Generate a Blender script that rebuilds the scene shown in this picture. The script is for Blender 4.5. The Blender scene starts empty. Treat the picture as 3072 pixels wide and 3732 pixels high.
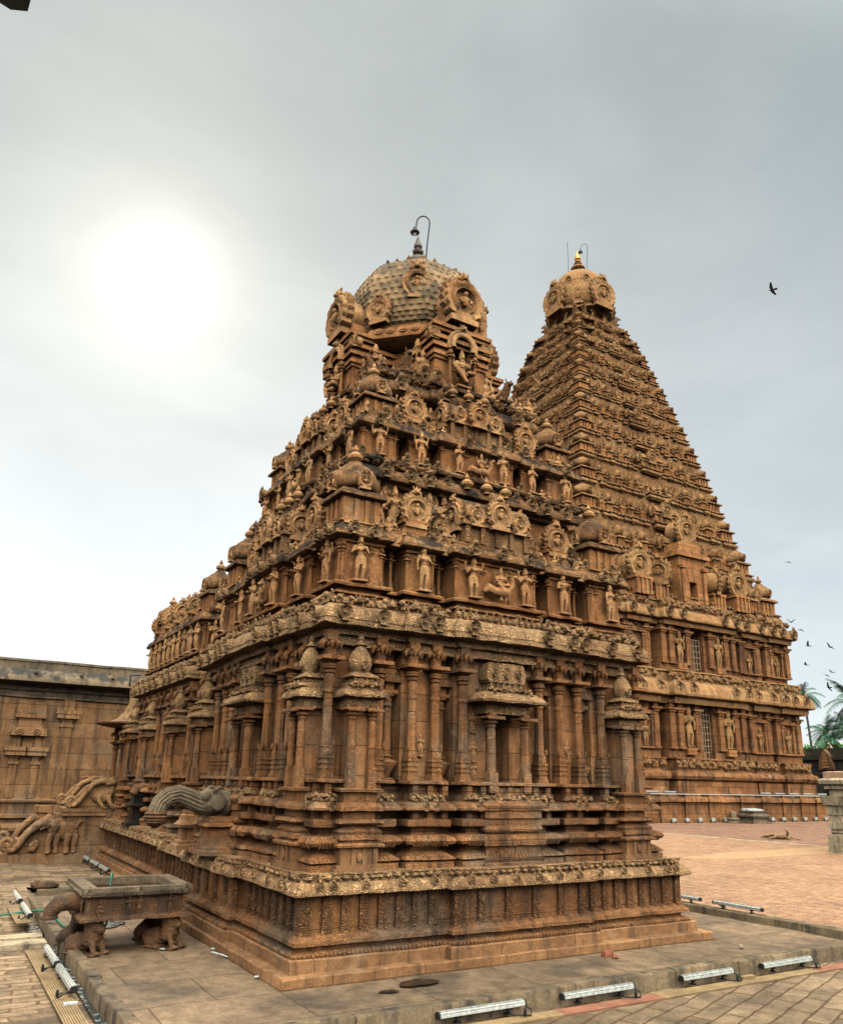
import bpy, math, random
import numpy as np
from mathutils import Matrix, Vector

S = bpy.context.scene
COL = S.collection
R = math.radians
random.seed(7)
NPR = np.random.RandomState(7)

# ------------------------------------------------------------------ camera, sky, sun, exposure
CAM = Vector((-3.24, -7.91, 2.0))
def make_camera():
    yaw, pitch, roll = R(59.14), R(15.617), R(1.2413)
    F = Vector((math.cos(yaw) * math.cos(pitch), math.sin(yaw) * math.cos(pitch), math.sin(pitch)))
    Rt = Vector((math.sin(yaw), -math.cos(yaw), 0))
    U = Rt.cross(F)
    R2 = Rt * math.cos(roll) + U * math.sin(roll)
    U2 = U * math.cos(roll) - Rt * math.sin(roll)
    cd = bpy.data.cameras.new('camera')
    co = bpy.data.objects.new('camera', cd)
    COL.objects.link(co)
    m = Matrix.Identity(4)
    for i in range(3):
        m[i][0], m[i][1], m[i][2], m[i][3] = R2[i], U2[i], -F[i], CAM[i]
    co.matrix_world = m
    cd.sensor_fit = 'VERTICAL'
    cd.sensor_height = 24.0
    cd.lens = 24.0 * 2852.15 / 3732.0
    cd.shift_y = 182.0 / 3732.0
    cd.clip_start = 0.05
    cd.clip_end = 3000
    S.camera = co
make_camera()

SUN = Vector((0.1376, 0.8248, 0.5484)).normalized()

def NN(nt, typ, **kw):
    n = nt.nodes.new(typ)
    for k, v in kw.items():
        if k in n.bl_rna.properties and k not in ('inputs', 'outputs'):
            setattr(n, k, v)
    return n

class G:
    """tiny node-graph helper"""
    def __init__(s, nt): s.nt = nt
    def put(s, sock, v):
        if v is None: return
        if isinstance(v, bpy.types.NodeSocket): s.nt.links.new(v, sock)
        else:
            if sock.type == 'RGBA' and len(v) == 3: v = (*v, 1)
            sock.default_value = v
    def math(s, op, a, b=None, c=None, clamp=False):
        n = NN(s.nt, 'ShaderNodeMath', operation=op); n.use_clamp = clamp
        for i, v in enumerate((a, b, c)): s.put(n.inputs[i], v)
        return n.outputs[0]
    def vmath(s, op, a, b=None, out=0):
        n = NN(s.nt, 'ShaderNodeVectorMath', operation=op)
        s.put(n.inputs[0], a)
        if b is not None: s.put(n.inputs[1], b)
        return n.outputs[out]
    def noise(s, vec, scale, detail=3, rough=.55, dist=0.0, out=0):
        n = NN(s.nt, 'ShaderNodeTexNoise')
        s.put(n.inputs['Vector'], vec); n.inputs['Scale'].default_value = scale
        n.inputs['Detail'].default_value = detail; n.inputs['Roughness'].default_value = rough
        n.inputs['Distortion'].default_value = dist
        return n.outputs[out]
    def vor(s, vec, scale, feature='F1', out='Distance'):
        n = NN(s.nt, 'ShaderNodeTexVoronoi', feature=feature)
        s.put(n.inputs['Vector'], vec); n.inputs['Scale'].default_value = scale
        return n.outputs[out]
    def ramp(s, f, lo, hi, a=0.0, b=1.0):
        n = NN(s.nt, 'ShaderNodeMapRange', interpolation_type='SMOOTHSTEP')
        s.put(n.inputs[0], f)
        for i, v in zip((1, 2, 3, 4), (lo, hi, a, b)): s.put(n.inputs[i], v)
        return n.outputs[0]
    def mix(s, f, a, b, mode='MIX'):
        n = NN(s.nt, 'ShaderNodeMix', data_type='RGBA', blend_type=mode)
        s.put(n.inputs[0], f); s.put(n.inputs[6], a); s.put(n.inputs[7], b)
        return n.outputs[2]
    def sep(s, v):
        n = NN(s.nt, 'ShaderNodeSeparateXYZ'); s.put(n.inputs[0], v); return n.outputs
    def comb(s, x, y, z):
        n = NN(s.nt, 'ShaderNodeCombineXYZ')
        for i, v in enumerate((x, y, z)): s.put(n.inputs[i], v)
        return n.outputs[0]

def make_world():
    w = bpy.data.worlds.new('World'); S.world = w; w.use_nodes = True
    nt = w.node_tree; nt.nodes.clear(); g = G(nt)
    tc = NN(nt, 'ShaderNodeTexCoord'); d = g.vmath('NORMALIZE', tc.outputs['Generated'])
    x, y, z = g.sep(d)
    sky = NN(nt, 'ShaderNodeTexSky'); sky.sky_type = 'NISHITA'; sky.sun_disc = False
    sky.sun_elevation = math.asin(SUN.z); sky.sun_rotation = math.atan2(SUN.x, SUN.y)
    sky.dust_density = .3; sky.air_density = .8
    bg1 = NN(nt, 'ShaderNodeBackground'); nt.links.new(sky.outputs[0], bg1.inputs[0]); bg1.inputs[1].default_value = SKY_STR
    # thin overcast veil: grey-teal overhead, paler to the horizon, slow mottling
    up = g.math('MAXIMUM', z, 0.0)
    f = g.math('POWER', up, 0.75)
    veil = g.mix(g.ramp(f, 0.05, 0.95), VEIL_LOW, VEIL_HIGH)
    n1 = g.noise(g.vmath('MULTIPLY', d, (1.0, 1.0, 2.2)), 1.7, 5, .55, .4)
    n2 = g.noise(g.vmath('MULTIPLY', d, (1.0, 1.0, 2.6)), 4.5, 4, .5, .2)
    m = g.math('ADD', g.math('MULTIPLY', n1, .8), g.math('MULTIPLY', n2, .25))
    veil = g.mix(1.0, veil, g.mix(g.ramp(m, .33, .72), (.80, .82, .83), (1.12, 1.11, 1.09)), 'MULTIPLY')
    # added bright lobe, unseen high behind the viewer, to light the fronts
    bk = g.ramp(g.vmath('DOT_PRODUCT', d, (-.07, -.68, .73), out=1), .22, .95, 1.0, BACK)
    lowf = g.ramp(z, .12, .50, LOWBACK, 1.0)   # low sky behind the viewer dimmed, added to deepen shade under eaves
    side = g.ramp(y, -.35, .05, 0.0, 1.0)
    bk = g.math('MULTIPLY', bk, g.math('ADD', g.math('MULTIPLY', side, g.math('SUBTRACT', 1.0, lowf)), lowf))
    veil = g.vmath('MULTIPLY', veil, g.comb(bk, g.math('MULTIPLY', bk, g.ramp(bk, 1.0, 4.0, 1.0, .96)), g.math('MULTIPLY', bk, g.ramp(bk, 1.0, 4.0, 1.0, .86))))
    zb = g.ramp(z, .79, .97, 1.0, ZENITH)   # unseen sky overhead boosted, added for more light from above
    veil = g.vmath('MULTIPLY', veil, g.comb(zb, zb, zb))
    # light of the sun spread by the cloud
    ca = g.vmath('DOT_PRODUCT', d, tuple(SUN), out=1)
    ang = g.math('ARCCOSINE', g.math('MINIMUM', ca, 1.0))
    angn = g.math('MULTIPLY', ang, g.math('ADD', .86, g.math('MULTIPLY', n2, .28)))
    def lobe(width, amp, p=2.0):
        e = g.math('POWER', g.math('DIVIDE', angn, width), p)
        return g.math('MULTIPLY', g.math('EXPONENT', g.math('MULTIPLY', e, -1.0)), amp)
    def tint(v, c): return g.vmath('MULTIPLY', g.comb(v, v, v), c)
    tot = g.vmath('ADD', veil, tint(lobe(R(40), .13, 1.6), (1.0, .86, .56)))
    tot = g.vmath('ADD', tot, tint(lobe(R(11), .10, 1.4), (1.0, .90, .62)))
    tot = g.vmath('ADD', tot, tint(lobe(R(5.0), .20, 1.7), (1.0, .92, .66)))
    tot = g.vmath('ADD', tot, tint(lobe(R(2.2), .85, 1.7), (1.0, .95, .82)))
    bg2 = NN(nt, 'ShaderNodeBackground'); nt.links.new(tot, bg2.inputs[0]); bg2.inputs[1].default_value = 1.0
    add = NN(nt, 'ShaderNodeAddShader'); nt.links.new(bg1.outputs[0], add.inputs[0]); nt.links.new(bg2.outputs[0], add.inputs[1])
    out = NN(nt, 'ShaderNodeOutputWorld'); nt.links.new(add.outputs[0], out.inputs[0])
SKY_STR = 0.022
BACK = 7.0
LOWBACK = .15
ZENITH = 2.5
VEIL_LOW = (.66, .70, .70)
VEIL_HIGH = (.325, .36, .35)
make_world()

sl = bpy.data.lights.new('sun', 'SUN'); sl.energy = 1.2; sl.angle = R(10); sl.color = (1.0, .90, .74)
so = bpy.data.objects.new('sun', sl); COL.objects.link(so)
so.rotation_euler = SUN.to_track_quat('Z', 'Y').to_euler()

S.view_settings.view_transform = 'Standard'
S.view_settings.look = 'None'
S.view_settings.exposure = 0.2
S.view_settings.gamma = 1.0
S.render.engine = 'CYCLES'
S.cycles.max_bounces = 6
S.cycles.diffuse_bounces = 0
S.cycles.glossy_bounces = 2
S.cycles.use_denoising = True

# ------------------------------------------------------------------ materials
def new_mat(name):
    m = bpy.data.materials.new(name); m.use_nodes = True
    nt = m.node_tree; nt.nodes.clear()
    b = NN(nt, 'ShaderNodeBsdfPrincipled'); o = NN(nt, 'ShaderNodeOutputMaterial')
    nt.links.new(b.outputs[0], o.inputs[0])
    return m, G(nt), b

def bump(g, b, h, strength, dist):
    n = NN(g.nt, 'ShaderNodeBump'); n.inputs['Strength'].default_value = strength
    n.inputs['Distance'].default_value = dist; g.put(n.inputs['Height'], h)
    g.nt.links.new(n.outputs[0], b.inputs['Normal'])

def stone(name, c1, c2, stain=.55, lichen=.4, lcol=(.03, .03, .028), carve=0, carve_s=14., blocks=None,
          rough=.9, tall=1.0, grey=0.0, llo=.56):
    m, g, b = new_mat(name)
    geo = NN(g.nt, 'ShaderNodeNewGeometry'); P = geo.outputs['Position']; nz = g.sep(geo.outputs['Normal'])[2]
    px, py, pz = g.sep(P)
    k = 1.0 / tall
    big = g.noise(P, .8 * k, 5, .6)
    col = g.mix(g.ramp(big, .36, .64), c1, c2)
    if grey:
        gn = g.noise(P, 1.3 * k, 4, .6)
        col = g.mix(g.ramp(gn, .48, .64, 0, grey), col, (.27, .205, .15))
    med = g.noise(P, 7 * k, 4, .65)
    col = g.mix(1.0, col, g.mix(g.ramp(med, .3, .72), (.80, .79, .78), (1.17, 1.16, 1.14)), 'MULTIPLY')
    sp = g.noise(P, 32 * k, 2, .6)
    col = g.mix(1.0, col, g.mix(g.ramp(sp, .32, .68), (.84, .83, .82), (1.13, 1.13, 1.13)), 'MULTIPLY')
    stv = g.comb(g.math('MULTIPLY', px, 5.5 * k), g.math('MULTIPLY', py, 5.5 * k), g.math('MULTIPLY', pz, .55 * k))
    st = g.noise(stv, 1.0, 5, .6)
    col = g.mix(g.ramp(st, .50, .66, 0, stain), col, (.055, .040, .032))
    pl_ = g.noise(P, 1.9 * k, 6, .7)
    col = g.mix(g.ramp(pl_, .56, .70, 0, .45), col, g.mix(.6, c1, (.72, .50, .31)))
    if blocks:
        bw, bh = blocks
        br = NN(g.nt, 'ShaderNodeTexBrick')
        g.put(br.inputs['Vector'], g.comb(g.math('ADD', px, py), pz, 0.0))
        br.inputs['Scale'].default_value = 1.0; br.inputs['Brick Width'].default_value = bw
        br.inputs['Row Height'].default_value = bh; br.inputs['Mortar Size'].default_value = .006 * tall
        br.inputs['Color1'].default_value = (.78, .78, .78, 1); br.inputs['Color2'].default_value = (1.2, 1.17, 1.12, 1)
        br.inputs['Mortar'].default_value = (.35, .33, .3, 1)
        col = g.mix(.8, col, g.mix(1.0, col, br.outputs[0], 'MULTIPLY'))
    if lichen:
        ln = g.noise(P, 2.3 * k, 7, .68)
        lf = g.math('ADD', ln, g.math('MULTIPLY', g.ramp(nz, -.1, .75), .13))
        lf = g.ramp(lf, llo, llo + .12, 0, 1)
        col = g.mix(g.math('MULTIPLY', lf, lichen), col, lcol)
    b.inputs['Roughness'].default_value = rough
    b.inputs['Specular IOR Level'].default_value = .25
    g.put(b.inputs['Base Color'], col)
    h = g.math('MULTIPLY', g.noise(P, 17 * k, 3, .55), .45)
    if carve:
        dv = g.vmath('ADD', P, g.vmath('MULTIPLY', g.noise(P, carve_s * .6, 2, .5, out=1), (.09 / (carve_s / 14.),) * 3))
        v = g.vor(dv, carve_s)
        ring = g.math('ABSOLUTE', g.math('SINE', g.math('MULTIPLY', v, 11.0)))
        h = g.math('ADD', h, g.math('MULTIPLY', ring, carve))
    if blocks: h = g.math('ADD', h, g.math('MULTIPLY', br.outputs[1], -.8))
    bump(g, b, h, .95, (.022 if carve > .7 else .016) * tall)
    return m

ST = {}
ST['low'] = stone('weathered_brown_stone', (.54, .235, .098), (.39, .16, .066), .65, .3, carve=.7, carve_s=20, grey=.55, blocks=(1.4, .47))
ST['wall'] = stone('ashlar_stone', (.52, .23, .10), (.36, .155, .068), .5, .1, blocks=(.62, .34), grey=.45)
ST['eave'] = stone('pale_carved_stone', (.72, .41, .205), (.58, .30, .145), .5, .25, lcol=(.07, .045, .03), carve=1.3, carve_s=15)
ST['carved'] = stone('scroll_carved_stone', (.42, .19, .085), (.30, .13, .06), .5, .1, carve=1.6, carve_s=15, grey=.3)
ST['plain'] = stone('plain_base_stone', (.46, .22, .10), (.34, .155, .072), .5, .25, blocks=(1.1, 3.0))
ST['up'] = stone('ochre_plastered_stone', (.66, .285, .11), (.53, .205, .08), .45, .35, carve=.6, carve_s=20)
ST['upk'] = stone('lichen_black_stone', (.56, .28, .125), (.42, .19, .085), .55, .68, carve=1.0, carve_s=18)
ST['domed'] = stone('lichened_roof_stone', (.56, .34, .18), (.40, .24, .13), .4, .75, lcol=(.085, .072, .058), carve=.2, llo=.50)
ST['upc'] = stone('blackened_cornice_stone', (.56, .28, .125), (.42, .19, .085), .6, .9, carve=1.0, carve_s=18, llo=.50)
ST['fig'] = stone('figure_stone', (.76, .39, .175), (.62, .28, .12), .35, .4, carve=.25, carve_s=30)
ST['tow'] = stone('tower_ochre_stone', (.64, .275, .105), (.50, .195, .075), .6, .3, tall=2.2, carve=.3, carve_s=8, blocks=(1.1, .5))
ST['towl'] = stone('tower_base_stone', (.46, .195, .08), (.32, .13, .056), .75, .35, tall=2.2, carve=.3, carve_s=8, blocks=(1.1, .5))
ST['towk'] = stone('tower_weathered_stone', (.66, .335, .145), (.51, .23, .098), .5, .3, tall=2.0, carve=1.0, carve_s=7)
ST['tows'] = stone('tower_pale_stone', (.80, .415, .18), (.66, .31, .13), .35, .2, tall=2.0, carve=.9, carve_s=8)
ST['dark'] = stone('blackened_stone', (.30, .135, .062), (.11, .06, .036), .6, .45, carve=.4, rough=.75)
ST['grey'] = stone('grey_granite', (.33, .225, .145), (.22, .155, .105), .45, .3, carve=.4, carve_s=20)
ST['hall'] = stone('hall_wall_stone', (.46, .235, .11), (.33, .16, .078), .6, .15, blocks=(.8, .42), grey=.4)
ST['hallk'] = stone('hall_cornice_stone', (.30, .20, .125), (.20, .145, .10), .6, .8, lcol=(.025, .03, .035))
ST['kerb'] = stone('kerb_granite', (.27, .18, .105), (.18, .12, .075), .85, .45)
ST['black'] = stone('oily_black_stone', (.022, .019, .017), (.035, .026, .02), .4, 0, rough=.35)
ST['pale'] = stone('whitish_stone', (.74, .56, .38), (.58, .42, .27), .5, .35, carve=.3)

def simple(name, col, rough=.6, metal=0.0, var=.25, scale=20.):
    m, g, b = new_mat(name)
    geo = NN(g.nt, 'ShaderNodeNewGeometry')
    n = g.noise(geo.outputs['Position'], scale, 4, .6)
    c = g.mix(1.0, col, g.mix(g.ramp(n, .3, .7), (1 - var,) * 3, (1 + var,) * 3), 'MULTIPLY')
    g.put(b.inputs['Base Color'], c); b.inputs['Roughness'].default_value = rough; b.inputs['Metallic'].default_value = metal
    return m
MT = {}
MT['opening_dark'] = simple('painted_opening_dark', (.018, .012, .009), .95)  # near-black colour stands in for the darkness inside openings
MT['alu'] = simple('ribbed_aluminium', (.52, .50, .47), .45, .3, .3, 25)
MT['rubber'] = simple('black_rubber', (.012, .012, .013), .5)
MT['lens'] = simple('frosted_lens', (.75, .75, .74), .25, 0, .05)
MT['hose'] = simple('green_hose_plastic', (.015, .20, .12), .32, 0, .2, 14)
MT['iron'] = simple('painted_iron', (.025, .03, .045), .5, .2)
MT['gold'] = simple('gilded_copper', (.70, .36, .09), .35, .7)
MT['bronze'] = simple('dull_bronze', (.13, .10, .085), .5, .4)
MT['fur'] = simple('tan_fur', (.36, .20, .095), .95, 0, .45, 9)
MT['bird'] = simple('dark_feathers', (.015, .017, .022), .8)
MT['grille'] = simple('grille_bars', (.40, .25, .16), .7)
MT['plaster'] = simple('pink_plaster', (.55, .30, .18), .9, 0, .25, 4)
MT['redbrick'] = simple('red_brick', (.33, .10, .05), .9)
MT['paper'] = simple('white_litter', (.75, .73, .70), .8)
MT['bark'] = simple('palm_bark', (.10, .085, .07), .95, 0, .4, 3)
def leafmat(name, c1, c2):
    m, g, b = new_mat(name)
    geo = NN(g.nt, 'ShaderNodeNewGeometry')
    n = g.noise(geo.outputs['Position'], .9, 4, .7)
    g.put(b.inputs['Base Color'], g.mix(g.ramp(n, .35, .65), c1, c2)); b.inputs['Roughness'].default_value = .55
    return m
MT['palm'] = leafmat('palm_leaf', (.025, .10, .055), (.05, .17, .06))
MT['leaf'] = leafmat('bush_leaf', (.06, .22, .03), (.13, .30, .04))
MT['leafdark'] = leafmat('dark_leaf', (.012, .025, .05), (.02, .035, .06))
def water():
    m, g, b = new_mat('drain_water')
    geo = NN(g.nt, 'ShaderNodeNewGeometry'); P = geo.outputs['Position']
    n = g.noise(P, 9, 5, .7)
    g.put(b.inputs['Base Color'], g.mix(g.ramp(n, .52, .62), (.03, .04, .045), (.45, .46, .45)))
    b.inputs['Roughness'].default_value = .08
    bump(g, b, g.noise(P, 16, 4, .6), .35, .01)
    return m
MT['water'] = water()
def puddle():
    m, g, b = new_mat('wet_dark_stone')
    geo = NN(g.nt, 'ShaderNodeNewGeometry'); P = geo.outputs['Position']
    g.put(b.inputs['Base Color'], (.012, .009, .008, 1))
    n = g.noise(P, 14, 3, .6)
    g.put(b.inputs['Roughness'], g.ramp(n, .4, .6, .06, .5))
    bump(g, b, g.noise(P, 24, 4, .6), .3, .006)
    return m
MT['wet'] = puddle()

def paving(name, c1, c2, mort, bw, bh, rot=0., ms=.012, rough=.85, damp=.5, pits=.5, tone=.3, distort=.04):
    m, g, b = new_mat(name)
    geo = NN(g.nt, 'ShaderNodeNewGeometry'); P = geo.outputs['Position']
    mp = NN(g.nt, 'ShaderNodeMapping'); g.put(mp.inputs[0], P); mp.inputs['Rotation'].default_value = (0, 0, rot)
    v = g.vmath('ADD', mp.outputs[0], g.vmath('MULTIPLY', g.vmath('SUBTRACT', g.noise(P, 2.2, 4, .6, out=1), (.5, .5, .5)), (distort * 2,) * 3))
    br = NN(g.nt, 'ShaderNodeTexBrick'); g.put(br.inputs['Vector'], v)
    br.inputs['Scale'].default_value = 1.0; br.inputs['Brick Width'].default_value = bw
    br.inputs['Row Height'].default_value = bh; br.inputs['Mortar Size'].default_value = ms
    br.inputs['Mortar Smooth'].default_value = .4
    br.inputs['Color1'].default_value = (1 - tone, 1 - tone, 1 - tone, 1); br.inputs['Color2'].default_value = (1 + tone, 1 + tone, 1 + tone, 1)
    br.inputs['Mortar'].default_value = (*mort, 1)
    big = g.noise(P, .55, 6, .6)
    col = g.mix(g.ramp(big, .36, .66), c1, c2)
    tile = g.mix(1.0, col, br.outputs[0], 'MULTIPLY')
    med = g.noise(P, 5, 5, .7)
    tile = g.mix(1.0, tile, g.mix(g.ramp(med, .3, .7), (.68, .67, .66), (1.25, 1.23, 1.2)), 'MULTIPLY')
    fine = g.noise(P, 45, 3, .7)
    tile = g.mix(1.0, tile, g.mix(g.ramp(fine, .3, .7), (.78,) * 3, (1.2,) * 3), 'MULTIPLY')
    dn = g.noise(P, .9, 6, .62)
    tile = g.mix(g.ramp(dn, .50, .66, 0, damp), tile, (.045, .034, .027))
    g.put(b.inputs['Base Color'], tile)
    b.inputs['Roughness'].default_value = rough; b.inputs['Specular IOR Level'].default_value = .3
    h = g.math('ADD', g.math('MULTIPLY', g.noise(P, 8, 6, .7), pits), g.math('MULTIPLY', br.outputs[1], -.9))
    bump(g, b, h, .8, .02)
    return m
PV = {}
PV['pit'] = paving('worn_granite_floor', (.27, .17, .105), (.175, .112, .072), (.5, .48, .45), 1.25, .9, 0, .008, damp=.62, tone=.1, distort=.03)
PV['court'] = paving('brick_courtyard', (.43, .235, .14), (.365, .195, .115), (.66, .6, .55), .32, .13, 1.2, .008, damp=.10, tone=.14)
PV['near'] = paving('uneven_stone_paving', (.29, .19, .115), (.19, .122, .078), (.55, .42, .32), .62, .22, -.35, .013, damp=.5, tone=.28)
PV['left'] = paving('laterite_paving', (.31, .20, .122), (.22, .14, .085), (.62, .48, .36), .46, .16, .05, .016, damp=.6, tone=.38, distort=.12)

# ------------------------------------------------------------------ mesh builder
def hsh(p):
    a = np.sin(p[:, 0] * 12.9898 + p[:, 1] * 78.233 + p[:, 2] * 37.719) * 43758.5453
    return a - np.floor(a)

class MB:
    def __init__(s): s.V = []; s.F = []; s.n = 0
    def add(s, v, f):
        v = np.asarray(v, float).reshape(-1, 3); n = s.n
        s.V.append(v); s.F.extend([tuple(i + n for i in q) for q in f]); s.n += len(v); return s
    def verts(s): return np.concatenate(s.V) if s.V else np.zeros((0, 3))
    def merge(s, o, loc=(0, 0, 0), rz=0.0, sc=(1, 1, 1), rx=0.0, ry=0.0):
        v = o.verts() * np.array(sc if hasattr(sc, '__len__') else (sc,) * 3)
        if rx or ry or rz:
            m = np.array((Matrix.Rotation(rz, 3, 'Z') @ Matrix.Rotation(ry, 3, 'Y') @ Matrix.Rotation(rx, 3, 'X')))
            v = v @ m.T
        return s.add(v + np.array(loc), o.F)
    def box(s, x0, y0, z0, x1, y1, z1, t=0.0):
        a = t
        v = [(x0, y0, z0), (x1, y0, z0), (x1, y1, z0), (x0, y1, z0), (x0 + a, y0 + a, z1), (x1 - a, y0 + a, z1), (x1 - a, y1 - a, z1), (x0 + a, y1 - a, z1)]
        return s.add(v, [(3, 2, 1, 0), (4, 5, 6, 7), (0, 1, 5, 4), (1, 2, 6, 5), (2, 3, 7, 6), (3, 0, 4, 7)])
    def cbox(s, cx, cy, z0, w, d, h, t=0.0): return s.box(cx - w / 2, cy - d / 2, z0, cx + w / 2, cy + d / 2, z0 + h, t)
    def loft(s, rings, close=True, c0=True, c1=True):
        n = len(rings[0]); v = np.concatenate([np.asarray(r, float) for r in rings]); f = []
        for k in range(len(rings) - 1):
            for i in range(n if close else n - 1):
                j = (i + 1) % n; f.append((k * n + i, k * n + j, (k + 1) * n + j, (k + 1) * n + i))
        if c0: f.append(tuple(range(n - 1, -1, -1)))
        if c1: f.append(tuple(range((len(rings) - 1) * n, len(rings) * n)))
        return s.add(v, f)
    def lathe(s, prof, n=16, c=(0, 0, 0), flute=0.0, rot=0.0, sx=1.0, sy=1.0):
        rings = []
        for q in prof:
            r, z = q[0], q[1]; fl = flute if len(q) < 3 else q[2]
            rr = []
            for i in range(n):
                a = rot + 2 * math.pi * i / n; ra = r * (1 - fl * (i % 2))
                rr.append((c[0] + ra * math.cos(a) * sx, c[1] + ra * math.sin(a) * sy, c[2] + z))
            rings.append(rr)
        return s.loft(rings)
    def sq(s, prof, c=(0, 0, 0), sx=1.0, sy=1.0):
        """square section lathe; radius = half width"""
        return s.lathe([(r * math.sqrt(2), z) for r, z in prof], 4, c, 0, math.pi / 4, sx, sy)
    def ell(s, c, r, u=10, v=7):
        rings = []
        for j in range(1, v):
            t = math.pi * j / v
            rings.append([(c[0] + r[0] * math.sin(t) * math.cos(2 * math.pi * i / u), c[1] + r[1] * math.sin(t) * math.sin(2 * math.pi * i / u), c[2] - r[2] * math.cos(t)) for i in range(u)])
        return s.loft(rings)
    def tube(s, pts, rad, n=8, cap=True):
        pts = [Vector(p) for p in pts]; rad = rad if hasattr(rad, '__len__') else [rad] * len(pts)
        rings = []; up = None
        for i, p in enumerate(pts):
            t = (pts[min(i + 1, len(pts) - 1)] - pts[max(i - 1, 0)]).normalized()
            if up is None: up = Vector((0, 0, 1)) if abs(t.z) < .9 else Vector((1, 0, 0))
            a = t.cross(up).normalized(); b = a.cross(t).normalized(); up = b
            rings.append([tuple(p + (a * math.cos(2 * math.pi * k / n) + b * math.sin(2 * math.pi * k / n)) * rad[i]) for k in range(n)])
        return s.loft(rings, True, cap, cap)
    def limb(s, a, b, ra, rb, n=8):
        a = Vector(a); b = Vector(b); s.tube([a, a.lerp(b, .5), b], [ra, (ra + rb) / 2, rb], n)
        s.ell(a, (ra,) * 3, 8, 6); s.ell(b, (rb,) * 3, 8, 6); return s
    def prism(s, poly, y0, y1):
        """poly in (x,z) extruded along y"""
        n = len(poly)
        v = [(x, y0, z) for x, z in poly] + [(x, y1, z) for x, z in poly]
        f = [tuple(range(n)), tuple(range(2 * n - 1, n - 1, -1))] + [(i, i + n, (i + 1) % n + n, (i + 1) % n) for i in range(n)]
        return s.add(v, f)
    def jitter(s, amp, fr=9.0):
        v = s.verts()
        d = np.stack([np.sin(v @ np.array(k) * fr + p) for k, p in (((1.3, .7, 1.9), .3), ((.6, 1.7, 1.1), 1.7), ((1.9, 1.2, .5), 4.1))], 1)
        d += np.stack([np.sin(v @ np.array(k) * fr * 2.7 + p) for k, p in (((.9, 1.7, .9), 2.3), ((1.6, .7, 1.1), .7), ((.9, 1.2, 1.5), 3.1))], 1) * .6
        s.V = [v + d * amp]; return s

def to_mesh(mb, name, mat, angle=38):
    me = bpy.data.meshes.new(name)
    me.from_pydata(mb.verts().tolist(), [], mb.F); me.update()
    me.shade_smooth(); me.set_sharp_from_angle(angle=R(angle))
    if mat is not None: me.materials.append(mat)
    return me

def fuse(mb, name, mat, voxel, smooth=2):
    """one continuous skin over overlapping shapes"""
    me = bpy.data.meshes.new('tmp'); me.from_pydata(mb.verts().tolist(), [], mb.F)
    ob = bpy.data.objects.new('tmp', me); COL.objects.link(ob)
    md = ob.modifiers.new('r', 'REMESH'); md.mode = 'VOXEL'; md.voxel_size = voxel
    if smooth:
        sm = ob.modifiers.new('s', 'SMOOTH'); sm.iterations = smooth; sm.factor = .4
    dg = bpy.context.evaluated_depsgraph_get()
    out = bpy.data.meshes.new_from_object(ob.evaluated_get(dg))
    out.name = name
    bpy.data.objects.remove(ob); bpy.data.meshes.remove(me)
    out.materials.clear(); out.materials.append(mat)
    out.shade_smooth()
    return out

# ------------------------------------------------------------------ objects: things, parts, setting
ORG = {}
def thing(name, label, cat, loc=(0, 0, 0), group=None, mesh=None, rz=0.0, kind=None):
    o = bpy.data.objects.new(name, mesh); COL.objects.link(o)
    o.location = loc; o.rotation_euler = (0, 0, rz)
    if label: o['label'] = label
    if cat: o['category'] = cat
    if group: o['group'] = group
    if kind: o['kind'] = kind
    return o
def part(name, mesh, parent, loc=(0, 0, 0), rz=0.0, sc=1.0, local=False, label=None):
    """world placed part of a thing (things holding parts are never turned), or local=True: placed in its parent's own space"""
    o = bpy.data.objects.new(name, mesh); COL.objects.link(o); o.parent = parent
    o.location = Vector(loc) if local else Vector(loc) - world_loc(parent)
    o.rotation_euler = (0, 0, rz)
    o.scale = sc if hasattr(sc, '__len__') else (sc,) * 3
    if label: o['label'] = label
    return o
def world_loc(o):
    v = Vector(o.location)
    while o.parent: o = o.parent; v = v + Vector(o.location)
    return v
def structure(name, mesh):
    o = bpy.data.objects.new(name, mesh); COL.objects.link(o); o['kind'] = 'structure'; return o
def stuff(name, mesh, label, cat):
    o = bpy.data.objects.new(name, mesh); COL.objects.link(o); o['kind'] = 'stuff'; o['label'] = label; o['category'] = cat; return o

# ------------------------------------------------------------------ mouldings that follow a stepped plan
def plan(L, ref, segs, L2=None):
    """closed stepped outline; segs = (s0, s1, outward) along each face; L2 = depth when not square"""
    L2 = L2 or L
    pts = []
    for face in range(4):
        LL = L if face in (0, 2) else L2
        k = LL / segs[-1][1]
        sg = [(a * k, b * k, d) for a, b, d in segs]
        for i, (a, b, d) in enumerate(sg):
            a = max(a, ref) if i == 0 else a; b = min(b, LL - ref) if i == len(sg) - 1 else b
            for s_ in (a, b):
                if i == len(sg) - 1 and s_ == b: continue
                o = ref - d
                p = {0: (s_, o), 1: (L - o, s_), 2: (L - s_, L2 - o), 3: (o, L2 - s_)}[face]
                if not pts or (abs(p[0] - pts[-1][0]) + abs(p[1] - pts[-1][1])) > 1e-6: pts.append(p)
    return pts
def mirror(half, L):
    """half plan segments up to the centre -> full"""
    full = list(half)
    a0, b0, d0 = full[-1]
    full[-1] = (a0, L - a0, d0)
    for a, b, d in reversed(half[:-1]): full.append((L - b, L - a, d))
    return full
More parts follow.
